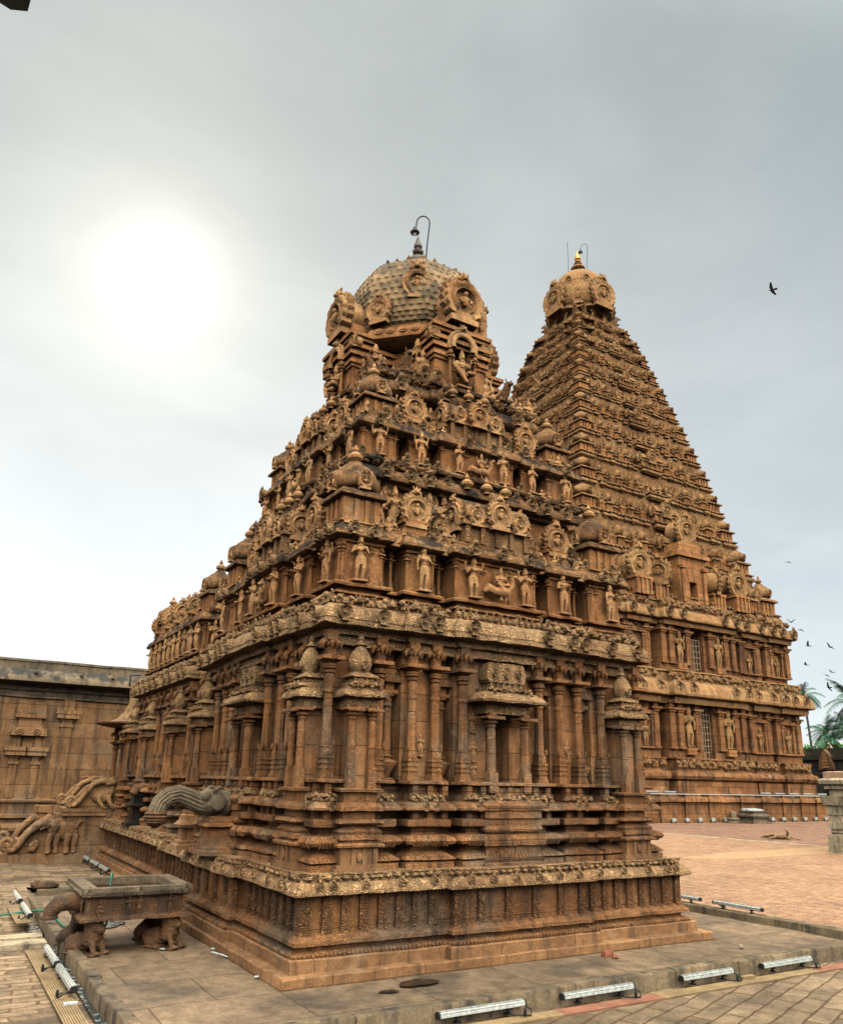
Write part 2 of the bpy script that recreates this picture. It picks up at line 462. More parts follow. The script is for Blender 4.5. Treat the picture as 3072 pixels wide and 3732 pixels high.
def moulding(mb, pts, prof, sub=.22, cap=True, jit=0.0):
    """sweep (inset, z) profile round a counter-clockwise right-angled outline"""
    P = [Vector((p[0], p[1])) for p in pts]; n = len(P)
    V = []; N = []
    for i in range(n):
        a = P[i]; b = P[(i + 1) % n]; e = (b - a); Ln = e.length; e = e / Ln; nr = Vector((e.y, -e.x))
        pe = (a - P[i - 1]).normalized(); pn = Vector((pe.y, -pe.x))
        m = nr if (nr - pn).length < 1e-6 else nr + pn
        V.append(a); N.append(m)
        k = max(1, int(Ln / sub)) if sub else 1
        for j in range(1, k): V.append(a + e * Ln * j / k); N.append(nr)
    rings = [[(v.x - w.x * ins, v.y - w.y * ins, z) for v, w in zip(V, N)] for ins, z in prof]
    t = MB().loft(rings, True, cap, cap)
    if jit: t.jitter(jit, 7.0)
    return mb.merge(t)

# ------------------------------------------------------------------ carved modules, all facing -Y, foot at the origin
def column(kind=0, h=1.72, w=1.0):
    m = MB(); W = .067 * w
    m.cbox(0, 0, 0, W * 2.5, W * 2.5, .045); m.cbox(0, 0, .045, W * 2.2, W * 2.2, .03)
    m.cbox(0, 0, .075, W * 2.0, W * 2.0, .30, .006)
    for z in (.11, .17, .23): m.cbox(0, 0, z, W * 2.3, W * 2.3, .022)
    for sx in (-1, 1):
        m.ell((sx * W * .95, -W * .95, .40), (.02, .02, .045), 6, 5)
        m.ell((sx * W * .5, -W, .285), (.02, .018, .04), 6, 5)
    m.ell((0, -W, .30), (.028, .02, .06), 6, 5)
    if kind == 0: m.lathe([(W * .92, .375), (W * .80, .98)], 24, flute=.12)
    elif kind == 1: m.lathe([(W * .95, .375), (W * .84, .98)], 8, rot=R(22.5))
    else: m.lathe([(W * .92, .375), (W * .82, .98)], 16, flute=.06)
    m.lathe([(W * .95, .98), (W * 1.02, 1.0), (W * .95, 1.02), (W * .78, 1.03), (W * .82, 1.08), (W * 1.0, 1.14), (W * .9, 1.18), (W * .7, 1.205), (W * 1.0, 1.215), (W * 1.08, 1.24), (W * .8, 1.25)], 18, flute=.0)
    m.lathe([(W * .8, 1.25), (W * 1.25, 1.262), (W * 1.38, 1.29), (W * 1.25, 1.318), (W * .8, 1.325)], 24, flute=.05)
    m.lathe([(W * .9, 1.325), (W * 1.2, 1.335), (W * 2.0, 1.365)], 24, flute=.10)
    m.cbox(0, 0, 1.362, W * 4.1, W * 4.1, .045)
    m.cbox(0, 0, 1.407, W * 1.5, W * 1.5, .14)
    m.cbox(0, 0, 1.53, W * 2.0, W * 2.0, .05)
    for a in range(4):
        for t in (-.5, .5):
            dx, dy = [(0, -1), (1, 0), (0, 1), (-1, 0)][a]
            qx, qy = dx * W * 1.75 + dy * t * W * .9, dy * W * 1.75 - dx * t * W * .9
            m.lathe([(.005, -.055), (.013, -.03), (.024, -.01), (.03, .01), (.02, .03)], 8, (qx, qy, 1.55))
        m.ell((dx * W * 1.3, dy * W * 1.3, 1.585), (W * .75, W * .75, .035), 8, 5)
    m.cbox(0, 0, 1.60, W * 2.1, W * 2.1, h - 1.60)
    return m

def kudu(r=.1, nr=6, nt=30, seed=0, flame=.10, depth=.035, head=True, base=True):
    """horseshoe arch medallion: radial grid with scroll relief, facing -Y, centre at the origin"""
    m = MB(); v = [(0, -depth * 1.1, 0)]; f = []
    for j in range(1, nr + 1):
        q = j / nr
        for i in range(nt):
            a = 2 * math.pi * i / nt
            out = 1 + flame * abs(math.sin(a * 7 + seed)) * (1 if q > .85 else 0)
            if math.sin(a) < -.5: out *= 1.05
            rr = r * q * out
            hgt = depth * (.80 + .25 * math.sin(q * 16 + .5 * math.sin(a * 6 + seed)))
            if q < .56: hgt = depth * .05
            elif q < .66: hgt = depth * 1.15
            if q > .56 and math.sin(a) < -.82: hgt = depth * .5
            if j == nr: hgt = -depth * .9
            v.append((rr * math.cos(a), -hgt, rr * math.sin(a)))
    for i in range(nt): f.append((0, 1 + (i + 1) % nt, 1 + i))
    for j in range(nr - 1):
        for i in range(nt):
            a = 1 + j * nt + i; b = 1 + j * nt + (i + 1) % nt
            f.append((a, b, b + nt, a + nt))
    f.append(tuple(1 + (nr - 1) * nt + i for i in range(nt)))
    m.add(v, f)
    m.ell((0, -depth * .6, -r * .05), (r * .16, depth * .8, r * .3), 7, 5); m.ell((0, -depth * .9, r * .3), (r * .12, depth * .6, r * .13), 6, 5)
    for sx in (-1, 1): m.tube([(sx * r * .12, -depth * .8, r * .1), (sx * r * .33, -depth, -r * .05), (sx * r * .2, -depth * 1.3, -r * .2)], r * .07, 5)
    if base: m.cbox(0, -depth * .3, -r * 1.12, r * 1.1, depth * 1.8, r * .2)
    if head: m.merge(lion(r * .5), (0, -depth * .4, r * 1.22))
    return m

def lion(s=.05):
    """grotesque lion mask with horns"""
    m = MB(); m.ell((0, 0, 0), (s * .75, s * .6, s * .65), 9, 7); m.ell((0, -s * .5, -s * .2), (s * .42, s * .4, s * .3), 8, 6)
    for sx in (-1, 1):
        m.ell((sx * s * .33, -s * .48, s * .2), (s * .2, s * .2, s * .2), 6, 5)
        m.tube([(sx * s * .4, 0, s * .45), (sx * s * .75, 0, s * .75), (sx * s * .6, 0, s * 1.15)], [s * .2, s * .15, s * .03], 6)
        m.ell((sx * s * .8, 0, -s * .1), (s * .3, s * .25, s * .35), 6, 5)
    m.lathe([(s * .25, .45 * s), (s * .3, .7 * s), (s * .04, 1.2 * s)], 7)
    return m

def beasts(n, L, seed=0, h=.12, kind=0):
    """row of couchant beasts or geese along X from 0..L, facing -Y"""
    rnd = random.Random(seed); m = MB(); st = L / n
    for i in range(n):
        x = st * (i + .5) + rnd.uniform(-.1, .1) * st; s = h * rnd.uniform(.85, 1.15); d = rnd.choice((-1, 1))
        if kind == 1:   # goose
            m.ell((x, -.02, s * .38), (st * .34, .045, s * .33), 8, 6)
            m.tube([(x + d * st * .2, -.03, s * .45), (x + d * st * .34, -.045, s * .75), (x + d * st * .28, -.055, s * .98)], [s * .16, s * .11, s * .12], 6)
            m.ell((x + d * st * .36, -.06, s * .97), (s * .16, s * .1, s * .1), 6, 5)
            m.ell((x - d * st * .36, 0, s * .35), (st * .16, .03, s * .16), 6, 5)
        elif rnd.random() < .45:
            m.merge(lion(s * .5), (x, -.045, s * .5)); m.ell((x, 0, s * .4), (st * .42, .05, s * .4), 7, 5)
        else:
            m.ell((x, -.01, s * .42), (st * .42, .055, s * .36), 8, 6)
            m.ell((x + d * st * .33, -.055, s * .66), (s * .26, s * .28, s * .27), 7, 6)
            m.ell((x + d * st * .36, -.10, s * .58), (s * .15, s * .17, s * .13), 6, 5)
            for q in (-.25, .1, .3): m.tube([(x + d * st * q, -.05, s * .3), (x + d * st * (q + .08), -.075, s * .05)], s * .10, 5)
            m.tube([(x - d * st * .35, -.01, s * .5), (x - d * st * .44, -.03, s * .9), (x - d * st * .25, -.03, s * 1.0)], s * .07, 5)
    return m

def statue_shapes(seed=0, pose='stand', arms=4):
    """sculpted deity, unit height with its crown, facing -Y"""
    rn = random.Random(seed); m = MB(); sw = rn.choice((-1, 1)) * .018
    if pose == 'sit':
        dz = -.20
        for sx in (-1, 1):
            m.limb((sx * .06, 0, .28), (sx * .17, -.15, .28), .06, .05); m.limb((sx * .17, -.15, .28), (sx * .02, -.20, .24 if sx > 0 else .05), .048, .034)
    else:
        dz = 0
        for sx in (-1, 1):
            kx = sx * .058 + (sw if sx * sw > 0 else 0)
            m.limb((sx * .05 + sw, 0, .46), (kx, -.025, .255), .064, .047); m.limb((kx, -.025, .255), (sx * .055, .005, .04), .045, .030)
            m.ell((sx * .065, -.035, .018), (.032, .062, .022), 8, 5)
        m.lathe([(.09, .33), (.10, .40), (.105, .47), (.09, .50)], 12, (sw, -.005, 0), .05, sy=.72)
    z = dz
    m.ell((sw, 0, .49 + z), (.098, .07, .065)); m.ell((sw * .5, 0, .57 + z), (.072, .054, .07)); m.ell((0, -.008, .665 + z), (.102, .068, .085))
    for sx in (-1, 1): m.ell((sx * .045, -.055, .66 + z), (.04, .03, .035), 7, 5)
    m.limb((0, 0, .73 + z), (0, -.005, .79 + z), .038, .034); m.ell((0, -.012, .835 + z), (.050, .056, .062))
    m.ell((0, -.066, .828 + z), (.011, .014, .016), 6, 5)
    for sx in (-1, 1): m.ell((sx * .055, 0, .82 + z), (.014, .02, .035), 6, 5)
    m.lathe([(.056, .868), (.062, .885), (.050, .90), (.054, .915), (.036, .945), (.040, .955), (.020, .985), (.006, 1.005)], 12, (0, 0, z))
    m.lathe([(.07, .735), (.085, .75), (.07, .765)], 12, (0, -.01, z), sy=.7)
    for sx in (-1, 1):
        e = (sx * .165, -.03, .585 + z); hnd = (sx * rn.uniform(.05, .13), -.13, rn.uniform(.55, .68) + z) if rn.random() < .7 else (sx * .15, -.03, .43 + z)
        m.limb((sx * .112, 0, .72 + z), e, .036, .029); m.limb(e, hnd, .029, .022); m.ell(hnd, (.026, .026, .032), 7, 5)
        if arms == 4:
            e = (sx * .185, .02, .66 + z); hnd = (sx * .205, -.02, .82 + z)
            m.limb((sx * .115, .015, .725 + z), e, .033, .027); m.limb(e, hnd, .027, .020); m.ell(hnd, (.03, .022, .045), 7, 5)
    return m
def statue(seed, pose='stand', arms=4, mat=None, slab=True):
    m = statue_shapes(seed, pose, arms)
    if slab: m.box(-.15, -.12, -.03, .15, .12, .015)
    return fuse(m, 'statue', mat or ST['fig'], .011, 1)

def finial(s=1.0, n=14):
    m = MB(); m.lathe([(.30 * s, 0), (.34 * s, .06 * s), (.2 * s, .12 * s), (.16 * s, .2 * s), (.36 * s, .3 * s), (.5 * s, .42 * s), (.5 * s, .52 * s), (.40 * s, .62 * s), (.17 * s, .7 * s), (.14 * s, .78 * s), (.27 * s, .83 * s), (.30 * s, .9 * s), (.15 * s, .96 * s), (.14 * s, 1.02 * s), (.22 * s, 1.08 * s), (.22 * s, 1.14 * s), (.12 * s, 1.3 * s), (.02 * s, 1.52 * s)], n)
    return m

def kuta_body(w=.6, h=.8):
    """square miniature shrine: body with corner pilasters and small windows"""
    m = MB(); a = w / 2; b = h * .36
    m.sq([(a * .96, 0), (a * .96, h * .03), (a * .78, h * .05), (a * .78, b)])
    for sx in (-1, 1):
        for sy in (-1, 1): m.cbox(sx * a * .70, sy * a * .70, h * .04, a * .26, a * .26, b - h * .04)
    for sx in (-.24, .24):
        m.cbox(sx * a, -a * .80, h * .04, a * .20, a * .14, b - h * .05); m.cbox(-a * .80, sx * a, h * .04, a * .14, a * .20, b - h * .05)
    return m
def kuta_roof(w=.6, h=.8, n=20):
    m = MB(); a = w / 2; b = h * .36
    m.sq([(a * .84, b), (a * .96, b + h * .015), (a * 1.06, b + h * .025), (a * 1.07, b + h * .06), (a * .98, b + h * .10), (a * .84, b + h * .13), (a * .7, b + h * .135)])
    m.lathe([(a * .74, b + h * .12), (a * .74, b + h * .18), (a * .86, b + h * .185), (a * .98, b + h * .22), (a * 1.02, b + h * .29), (a * .97, b + h * .38), (a * .82, b + h * .47), (a * .6, b + h * .54), (a * .36, b + h * .585), (a * .34, b + h * .62)], n, (0, 0, 0), .05, R(22.5))
    for k in range(4):
        an = R(90) * k; m.merge(kudu(a * .36, 5, 20, k, .12, a * .12, False, False), (a * .98 * math.sin(an), -a * .98 * math.cos(an), b + h * .32), an)
    return m
def kuta_pot(w=.6, h=.8):
    a = w / 2
    return MB().lathe([(a * .2, h * .97), (a * .16, h * 1.0), (a * .34, h * 1.05), (a * .36, h * 1.09), (a * .2, h * 1.14), (a * .1, h * 1.16), (a * .14, h * 1.19), (a * .02, h * 1.27)], 10)
def shala(w=1.2, d=.5, h=.9):
    """oblong miniature shrine with barrel roof"""
    m = MB(); b = h * .36
    m.box(-w / 2 * .9, -d / 2, 0, w / 2 * .9, d / 2, b)
    for k in range(5):
        x = -w * .42 + w * .84 * k / 4; m.cbox(x, -d / 2, h * .03, w * .06, d * .14, b - h * .03)
    m.box(-w / 2, -d * .62, b, w / 2, d * .62, b + h * .04); m.box(-w / 2 * .98, -d * .60, b + h * .04, w / 2 * .98, d * .60, b + h * .12, .03 * h)
    pr = [(-d * .60, b + h * .13)]
    for k in range(13):
        t = math.pi * k / 12; pr.append((-math.cos(t) * d * .66, b + h * .16 + math.sin(t) * h * .42))
    pr.append((d * .60, b + h * .13))
    rings = [[(x, y, z) for y, z in pr] for x in np.linspace(-w * .46, w * .46, 5)]
    m.loft(rings, True)
    return m
def fan(r=.3, nr=9, nt=48, seed=1, depth=.06, barrel=.3, lionhead=True):
    """big flame-edged gable with a carved face and a barrel behind, centre at origin"""
    m = kudu(r, nr, nt, seed, .12, depth, False, False)
    ring = []
    for i in range(20):
        a = 2 * math.pi * i / 20; ring.append((r * .92 * math.cos(a), r * .92 * math.sin(a)))
    m.prism(ring, depth * .5, barrel)
    nfl = 15
    for i in range(nfl):
        a = R(-40) + R(260) * i / (nfl - 1); c = Vector((math.cos(a), 0, math.sin(a))) * r * 1.03
        t = Vector((-math.sin(a), 0, math.cos(a))); o = Vector((math.cos(a), 0, math.sin(a)))
        sg = 1 if math.cos(a) >= 0 else -1
        tip = c + o * r * .17 + Vector((0, 0, r * .09))
        p = [c - t * r * .10, c + t * r * .10, tip]
        m.prism([(q.x, q.z) for q in p], -depth * .2, depth * 1.1)
    if lionhead: m.merge(lion(r * .34), (0, -depth * .2, r * 1.22))
    m.cbox(0, depth * .3, -r * 1.16, r * 1.5, depth * 2.2, r * .28)
    return m

def roof_row(n, L, h, seed=0):
    """scalloped hanging leaf edge, along X"""
    m = MB(); st = L / n
    for i in range(n):
        x = st * (i + .5); m.prism([(x - st * .45, 0), (x, -h), (x + st * .45, 0)], -.012, .012)
    return m

# ================================================================== the front shrine
L = 6.25
shrine = thing('temple_shrine', 'nearest brown stone shrine, crowded with carved columns and statues, under a dark pot finial', 'shrine', (3.125, 3.125, 0))

def at(face, s, inset, z, L_=L, o=(0, 0)):
    """world place and turn on face 0 (looks to -Y) or 3 (looks to -X); 1 and 2 are the far faces"""
    p = {0: (s, inset), 1: (L_ - inset, s), 2: (L_ - s, L_ - inset), 3: (inset, s)}[face]
    return (p[0] + o[0], p[1] + o[1], z), {0: 0, 1: R(90), 2: R(180), 3: R(-90)}[face]
def put(name, mesh, par, face, s, inset, z, sc=1.0, L_=L, o=(0, 0), dr=0.0):
    loc, rz = at(face, s, inset, z, L_, o)
    return part(name, mesh, par, loc, rz + dr, sc)
def sym(vals, L_=L): return list(vals) + [L_ - v for v in reversed(vals)]

# --- plinth
SEGP = mirror([(0, 2.0, 0), (2.0, 0, .10)], L)
def rect(x0, y0, x1, y1): return [(x0, y0), (x1, y0), (x1, y1), (x0, y1)]
MX0, MX1, MY0, MY1 = .22, 6.03, 5.7, 12.28            # step outline of the attached hall
def zz(prof, k): return [(a, z * k) for a, z in prof]
low = [(0, -.25), (0, .088), (.012, .10), (.3, .101)]
mb = MB(); moulding(mb, rect(0, 0, L, L), low, .3, True, .005)
moulding(mb, rect(MX0 - .1, MY0, MX1 + .1, MY1), zz(low, .96), .3, True, .004)
part('plinth_step', to_mesh(mb, 'plinth_step', ST['plain']), shrine)
pp = plan(L, .14, SEGP)
step2 = [(0, .09), (0, .212), (.012, .224), (.2, .225)]
mb = MB(); moulding(mb, pp, step2, .3, True, .004); moulding(mb, rect(MX0 + .06, MY0, MX1 - .06, MY1 + .02), zz(step2, .98), .3, True, .004)
part('plinth_step', to_mesh(mb, 'plinth_step', ST['plain']), shrine)
plinth_prof = [(.04, .22), (.045, .25), (.08, .262), (.10, .275), (.14, .285), (.14, .315), (.10, .32), (.06, .332), (.06, .372), (.10, .395), (.125, .42), (.125, .436), (.17, .44), (.17, .79), (.12, .795), (.12, .815)]
mb = MB(); moulding(mb, pp, plinth_prof, .25, True, .003); moulding(mb, rect(MX0 + .06, MY0, MX1 - .06, MY1 + .02), zz(plinth_prof, .992), .25, True, .003)
part('plinth', to_mesh(mb, 'plinth', ST['low']), shrine)
kap = [(.14, .80), (.03, .808), (.015, .82), (.015, .842), (.022, .845), (.022, .858), (.03, .862), (.05, .90), (.09, .93), (.125, .938), (.125, .952), (.14, .955), (.14, 1.0), (.125, 1.005), (.125, 1.018), (.4, 1.02)]
mb = MB(); moulding(mb, pp, kap, .2, True, .004); moulding(mb, rect(MX0 + .06, MY0, MX1 - .06, MY1 + .02), zz(kap, .994), .2, True, .004)
part('plinth_cornice', to_mesh(mb, 'plinth_cornice', ST['eave']), shrine)
mb = MB()
strip = MB().box(-.050, -.028, .44, .050, .03, .79).box(-.056, -.034, .43, .056, .03, .455).box(-.056, -.034, .772, .056, .03, .792)
vine = []
for i in range(22):
    t_ = i / 21; vine.append((.026 * math.sin(t_ * 15), -.031, .465 + .30 * t_))
strip.tube(vine, .0075, 5)
for i in range(6):
    z_ = .49 + .05 * i; sg = 1 if i % 2 else -1
    strip.ell((sg * .018, -.030, z_), (.014, .010, .016), 6, 5); strip.ell((-sg * .028, -.028, z_ + .02), (.011, .009, .013), 6, 5)
strip_me = to_mesh(strip, 'carved_strip', ST['carved'])
CS = sym([.33, .58, .80, 1.02, 1.25, 1.47, 1.68, 1.90, 2.18, 2.52, 2.92])
for f in (0, 3):
    for s_ in CS: put('carved_strip', strip_me, shrine, f, s_, .295 - (.10 if 2.0 < s_ < 4.25 else 0), 0)
for i in range(21): put('carved_strip', strip_me, shrine, 3, 6.55 + i * .272, MX0 + .06 + .153, -.004)
kud_s = to_mesh(kudu(.054, 7, 24, 1, .10, .028, True, True), 'horseshoe_arch', ST['eave'])
for f in (0, 3):
    for s_ in sym([.44, .60, .98, 1.44, 1.86, 2.30, 2.62, 2.95]): put('horseshoe_arch', kud_s, shrine, f, s_, .185 - (.10 if 2.0 < s_ < 4.25 else 0), .885)
for i in range(15): put('horseshoe_arch', kud_s, shrine, 3, 6.3 + i * .39, MX0 + .06 + .04, .88)
for f in (0, 3):
    for a, b, d in ((.3, 2.0, 0), (2.0, 4.25, .1), (4.25, 5.95, 0)):
        put('goose_frieze', to_mesh(beasts(int((b - a) / .105), b - a, int(a * 10) + f, .082, 1), 'goose_frieze', ST['eave']), shrine, f, a if f == 0 else b, .275 - d, .945)
put('beast_frieze', to_mesh(beasts(44, 5.6, 5, .085, 0), 'beast_frieze', ST['eave']), shrine, 3, 12.0, MX0 + .06 + .13, .94)
# rim of lotus petals on the lower cyma
pet = MB()
for s_ in np.arange(.2, 6.05, .05): pet.ell((s_, .178 - (.10 if 2.0 < s_ < 4.25 else 0), .247), (.02, .022, .024), 6, 5)
for s_ in np.arange(.2, 6.05, .05): pet.ell((.178 - (.10 if 2.0 < s_ < 4.25 else 0), s_, .247), (.022, .02, .024), 6, 5)
for s_ in np.arange(6.2, 12.1, .05): pet.ell((MX0 + .10, s_, .245), (.022, .02, .024), 6, 5)
part('lotus_petal_band', to_mesh(pet, 'lotus_petal_band', ST['low']), shrine)

# --- base mouldings under the walls
SEGB = mirror([(0, 1.44, 0), (1.44, 1.68, -.28), (1.68, 2.18, .03), (2.18, 2.42, -.28), (2.42, 0, .09)], L)
base_prof = [(-.08, 1.0), (-.08, 1.085), (-.02, 1.09), (-.095, 1.112), (-.085, 1.13), (.0, 1.185), (.06, 1.21), (.07, 1.25), (-.02, 1.258), (-.085, 1.285), (-.105, 1.32), (-.085, 1.355), (-.02, 1.382), (.07, 1.385), (.08, 1.475), (-.05, 1.48), (-.055, 1.50), (-.055, 1.55), (-.04, 1.56), (.08, 1.565), (.09, 1.648), (-.08, 1.652), (-.10, 1.665), (-.10, 1.69), (-.085, 1.70), (-.065, 1.735), (.0, 1.762), (.03, 1.767), (.03, 1.845), (.08, 1.85), (.08, 1.945), (.0, 1.95), (-.03, 1.962), (-.03, 1.99), (-.02, 2.0), (.2, 2.002)]
bp = plan(L, .50, SEGB)
mb0 = MB(); moulding(mb0, bp, base_prof, .18, True, .004)
HX0, HX1, HY0, HY1 = .62, 5.63, 6.85, 12.0
mb = MB()
hb = [(HX0, HY0), (HX1, HY0), (HX1, HY1), (HX0, HY1), (HX0, 11.1), (HX0 + .12, 11.1), (HX0 + .12, 10.3), (HX0, 10.3), (HX0, 9.2), (HX0 + .12, 9.2), (HX0 + .12, 8.1), (HX0, 8.1)]
moulding(mb, hb, [(a, z * .997) for a, z in base_prof], .2, True, .003)
moulding(mb, rect(.95, 5.7, 5.3, 7.2), [(a, z * .994) for a, z in base_prof], .2, True, .003)
part('base_moulding', to_mesh(mb, 'base_moulding', ST['low']), shrine)
mb = MB()                                    # ribs of the cushion moulding, blocks in the recesses, small beasts
for f in (0, 3):
    for a, b, d in [q for q in SEGB if q[2] > -.1]:
        for s_ in np.arange(max(a, .5) + .0, min(b, 5.75), .042):
            (x, y, _), rz = at(f, s_, .50 - d - .09, 1.32); mb.merge(MB().tube([(0, .02, .055), (.012, -.018, 0), (.024, .02, -.055)], .017, 5), (x, y, 1.32), rz)
        for s_ in np.arange(max(a, .55) + .08, min(b, 5.7), .21):
            for z0, h_, w_ in ((1.83, .115, .075), (1.565, .09, .08)):
                (x, y, _), rz = at(f, s_, .50 - d + .055, z0); mb.merge(MB().cbox(0, 0, 0, w_, .1, h_), (x, y, z0), rz)
mb0.merge(mb); part('base_moulding', to_mesh(mb0, 'base_moulding', ST['low']), shrine)
for f in (0, 3):
    for a, b, d in [q for q in SEGB if q[2] > -.1]:
        a = max(a, .46); b = min(b, 5.79)
        put('beast_frieze', to_mesh(beasts(max(3, int((b - a) / .10)), b - a, int(a * 7) + f, .09, 0), 'beast_frieze', ST['eave']), shrine, f, a if f == 0 else b, .53 - d, 1.76)
        for s_ in (a + .18, b - .18): put('horseshoe_arch', kud_s, shrine, f, s_, .43 - d, 1.71, .9)
        mp = MB()
        for s_ in np.arange(a, b, .055):
            (x, y, _), rz = at(f, s_, .50 - d - .088, 1.125); mp.merge(MB().ell((0, .03, 0), (.024, .045, .032), 6, 5), (x, y, 1.125), rz)
        part('lotus_petal_band', to_mesh(mp, 'lotus_petal_band', ST['low']), shrine)
put('beast_frieze', to_mesh(beasts(40, 5.0, 15, .075, 0), 'beast_frieze', ST['low']), shrine, 3, 11.95, .66, 1.748)

# --- walls, columns
SEGW = mirror([(0, 1.42, 0), (1.42, 1.66, -.22), (1.66, 2.2, .02), (2.2, 2.42, -.22), (2.42, 2.93, .06), (2.93, 0, -1.0)], L)
mb = MB(); moulding(mb, plan(L, .74, SEGW), [(0, 1.98), (0, 3.70)], .5)
for f in range(4):
    (x, y, _), rz = at(f, L / 2, .74, 2.95); mb.merge(MB().box(-.3, -.04, 0, .3, .5, .74), (x, y, 2.95), rz)
moulding(mb, rect(.88, HY0 + .25, 5.37, HY1 - .2), [(0, 1.97), (0, 3.69)], .5)
moulding(mb, rect(1.15, 5.2, 5.1, 7.3), [(0, 1.96), (0, 3.68)], .5)
part('wall', to_mesh(mb, 'wall', ST['wall']), shrine)
COLM = [to_mesh(column(k), 'column', ST['low']) for k in range(3)]
def col(f, s_, ins, k, h=1.0, z=2.0, w=1.0, o=(0, 0)): return put('column', COLM[k], shrine, f, s_, ins, z, (w, w, h), o=o)
col(0, .62, .62, 0); col(0, 5.63, .62, 0); col(3, 5.63, .62, 0)
for f in (0, 3):
    for s_, ins, k in ((1.30, .64, 2), (1.76, .62, 1), (2.10, .62, 1), (2.50, .58, 2)):
        col(f, s_, ins, k); col(f, L - s_, ins, k)
for y_, k in ((7.12, 0), (8.0, 2), (8.55, 1), (9.15, 1), (9.6, 1), (10.25, 1), (10.7, 2), (11.2, 2), (11.78, 0)):
    col(3, y_, .78, k)
col(0, .98, .78 + 6.3, 1, o=(0, 0))
col(3, 5.95, 1.05, 2); col(3, 6.4, 1.05, 2)

# pot-and-pilaster in the recesses
def pot_pilaster():
    m = MB(); m.cbox(0, 0, 0, .15, .13, .03); m.lathe([(.05, .03), (.06, .06), (.09, .10), (.135, .17), (.15, .21), (.13, .235), (.07, .25), (.06, .27), (.09, .28), (.05, .31)], 20, flute=.07)
    m.lathe([(.055, .31), (.045, .88)], 8); m.lathe([(.05, .88), (.07, .90), (.05, .93), (.06, .97), (.045, 1.0), (.085, 1.02), (.09, 1.045), (.05, 1.06)], 14)
    m.cbox(0, 0, 1.06, .22, .16, .035); m.merge(roof_row(7, .22, .025), (-.11, -.075, 1.06)); m.cbox(0, 0, 1.095, .12, .12, .09)
    m.sq([(.14, 1.185), (.145, 1.21), (.11, 1.26), (.08, 1.33), (.07, 1.36), (.09, 1.37), (.05, 1.41), (.04, 1.44)], (0, 0, 0))
    m.merge(kudu(.075, 5, 20, 2, .1, .02, True, True), (0, -.03, 1.52)); m.cbox(0, .02, 1.4, .1, .08, .25)
    return m
POT = to_mesh(pot_pilaster(), 'pot_pilaster', ST['low'])
for f in (0, 3):
    for s_ in sym([1.53, 2.31]): put('pot_pilaster', POT, shrine, f, s_, .84, 2.0)
for y_ in (8.28, 8.85, 10.0, 11.0, 11.5): put('pot_pilaster', POT, shrine, 3, y_, .83, 2.0)

# corner niches: a projecting pavilion on its own pedestal
def pav_body():
    m = MB()
    for a, b, w, d in ((1.0, 1.05, .62, .40), (1.05, 1.09, .56, .36)): m.box(-w / 2, -d / 2, a, w / 2, .3, b)
    m.box(-.235, -.15, 1.09, .235, .3, 1.27)
    for sx in (-.2, -.07, .07, .2): m.box(sx - .03, -.165, 1.09, sx + .03, .0, 1.27)
    m.ell((0, -.17, 1.17), (.04, .02, .06), 7, 5)
    return m
def pav_mould():
    m = MB(); pl = [(-.25, -.17), (.25, -.17), (.25, .3), (-.25, .3)]
    moulding(m, pl, [(.03, 1.265), (-.04, 1.275), (-.045, 1.30), (-.02, 1.315), (.02, 1.32), (.02, 1.345), (-.01, 1.35), (-.01, 1.41), (.0, 1.415), (-.01, 1.44), (.03, 1.475), (.05, 1.48), (.05, 1.50), (-.01, 1.51), (-.03, 1.53), (-.01, 1.565), (.05, 1.575), (.05, 1.655), (-.02, 1.66), (-.02, 1.70), (.02, 1.745), (.04, 1.75), (.04, 1.80), (.04, 1.86), (-.02, 1.865), (-.02, 1.89), (.02, 1.90)], .12, True, .003)
    return m
def pav_roof():
    m = MB(); m.box(-.20, -.12, 2.80, .20, .25, 2.92)
    moulding(m, [(-.24, -.17), (.24, -.17), (.24, .25), (-.24, .25)], [(.06, 2.90), (-.05, 2.925), (-.055, 2.95), (-.04, 2.955), (-.03, 2.99), (.02, 3.03), (.04, 3.04), (.06, 3.045), (.06, 3.09), (.07, 3.10)], .1, True, .003)
    m.merge(beasts(7, .42, 3, .07, 0), (-.21, -.13, 3.04))
    for sx in (-.1, .1): m.merge(kudu(.042, 4, 16, 0, .1, .015, False, False), (sx, -.185, 2.985))
    m.box(-.13, -.09, 3.08, .13, .2, 3.16)
    for sx in (-.11, -.04, .04, .11): m.cbox(sx, -.09, 3.08, .03, .03, .08)
    m.sq([(.15, 3.155), (.185, 3.165), (.18, 3.185), (.12, 3.215), (.11, 3.23)], (0, .02, 0), 1, .8)
    return m
def pav_dome():
    m = MB(); m.lathe([(.10, 3.22), (.12, 3.25), (.15, 3.32), (.147, 3.38), (.115, 3.46), (.07, 3.52), (.05, 3.55), (.085, 3.56), (.05, 3.585), (.03, 3.61), (.045, 3.64), (.01, 3.69)], 16, (0, .02, 0), .02, sy=.85)
    m.merge(kudu(.05, 4, 16, 0, .1, .018, False, True), (0, -.125, 3.32))
    return m
PB, PM, PR, PD = (to_mesh(pav_body(), 'niche_pedestal', ST['plain']), to_mesh(pav_mould(), 'pedestal_moulding', ST['low']), to_mesh(pav_roof(), 'niche_roof', ST['eave']), to_mesh(pav_dome(), 'niche_dome', ST['eave']))
PWALL = to_mesh(MB().box(-.115, -.06, 1.9, .115, .25, 2.80), 'niche_wall', ST['wall'])
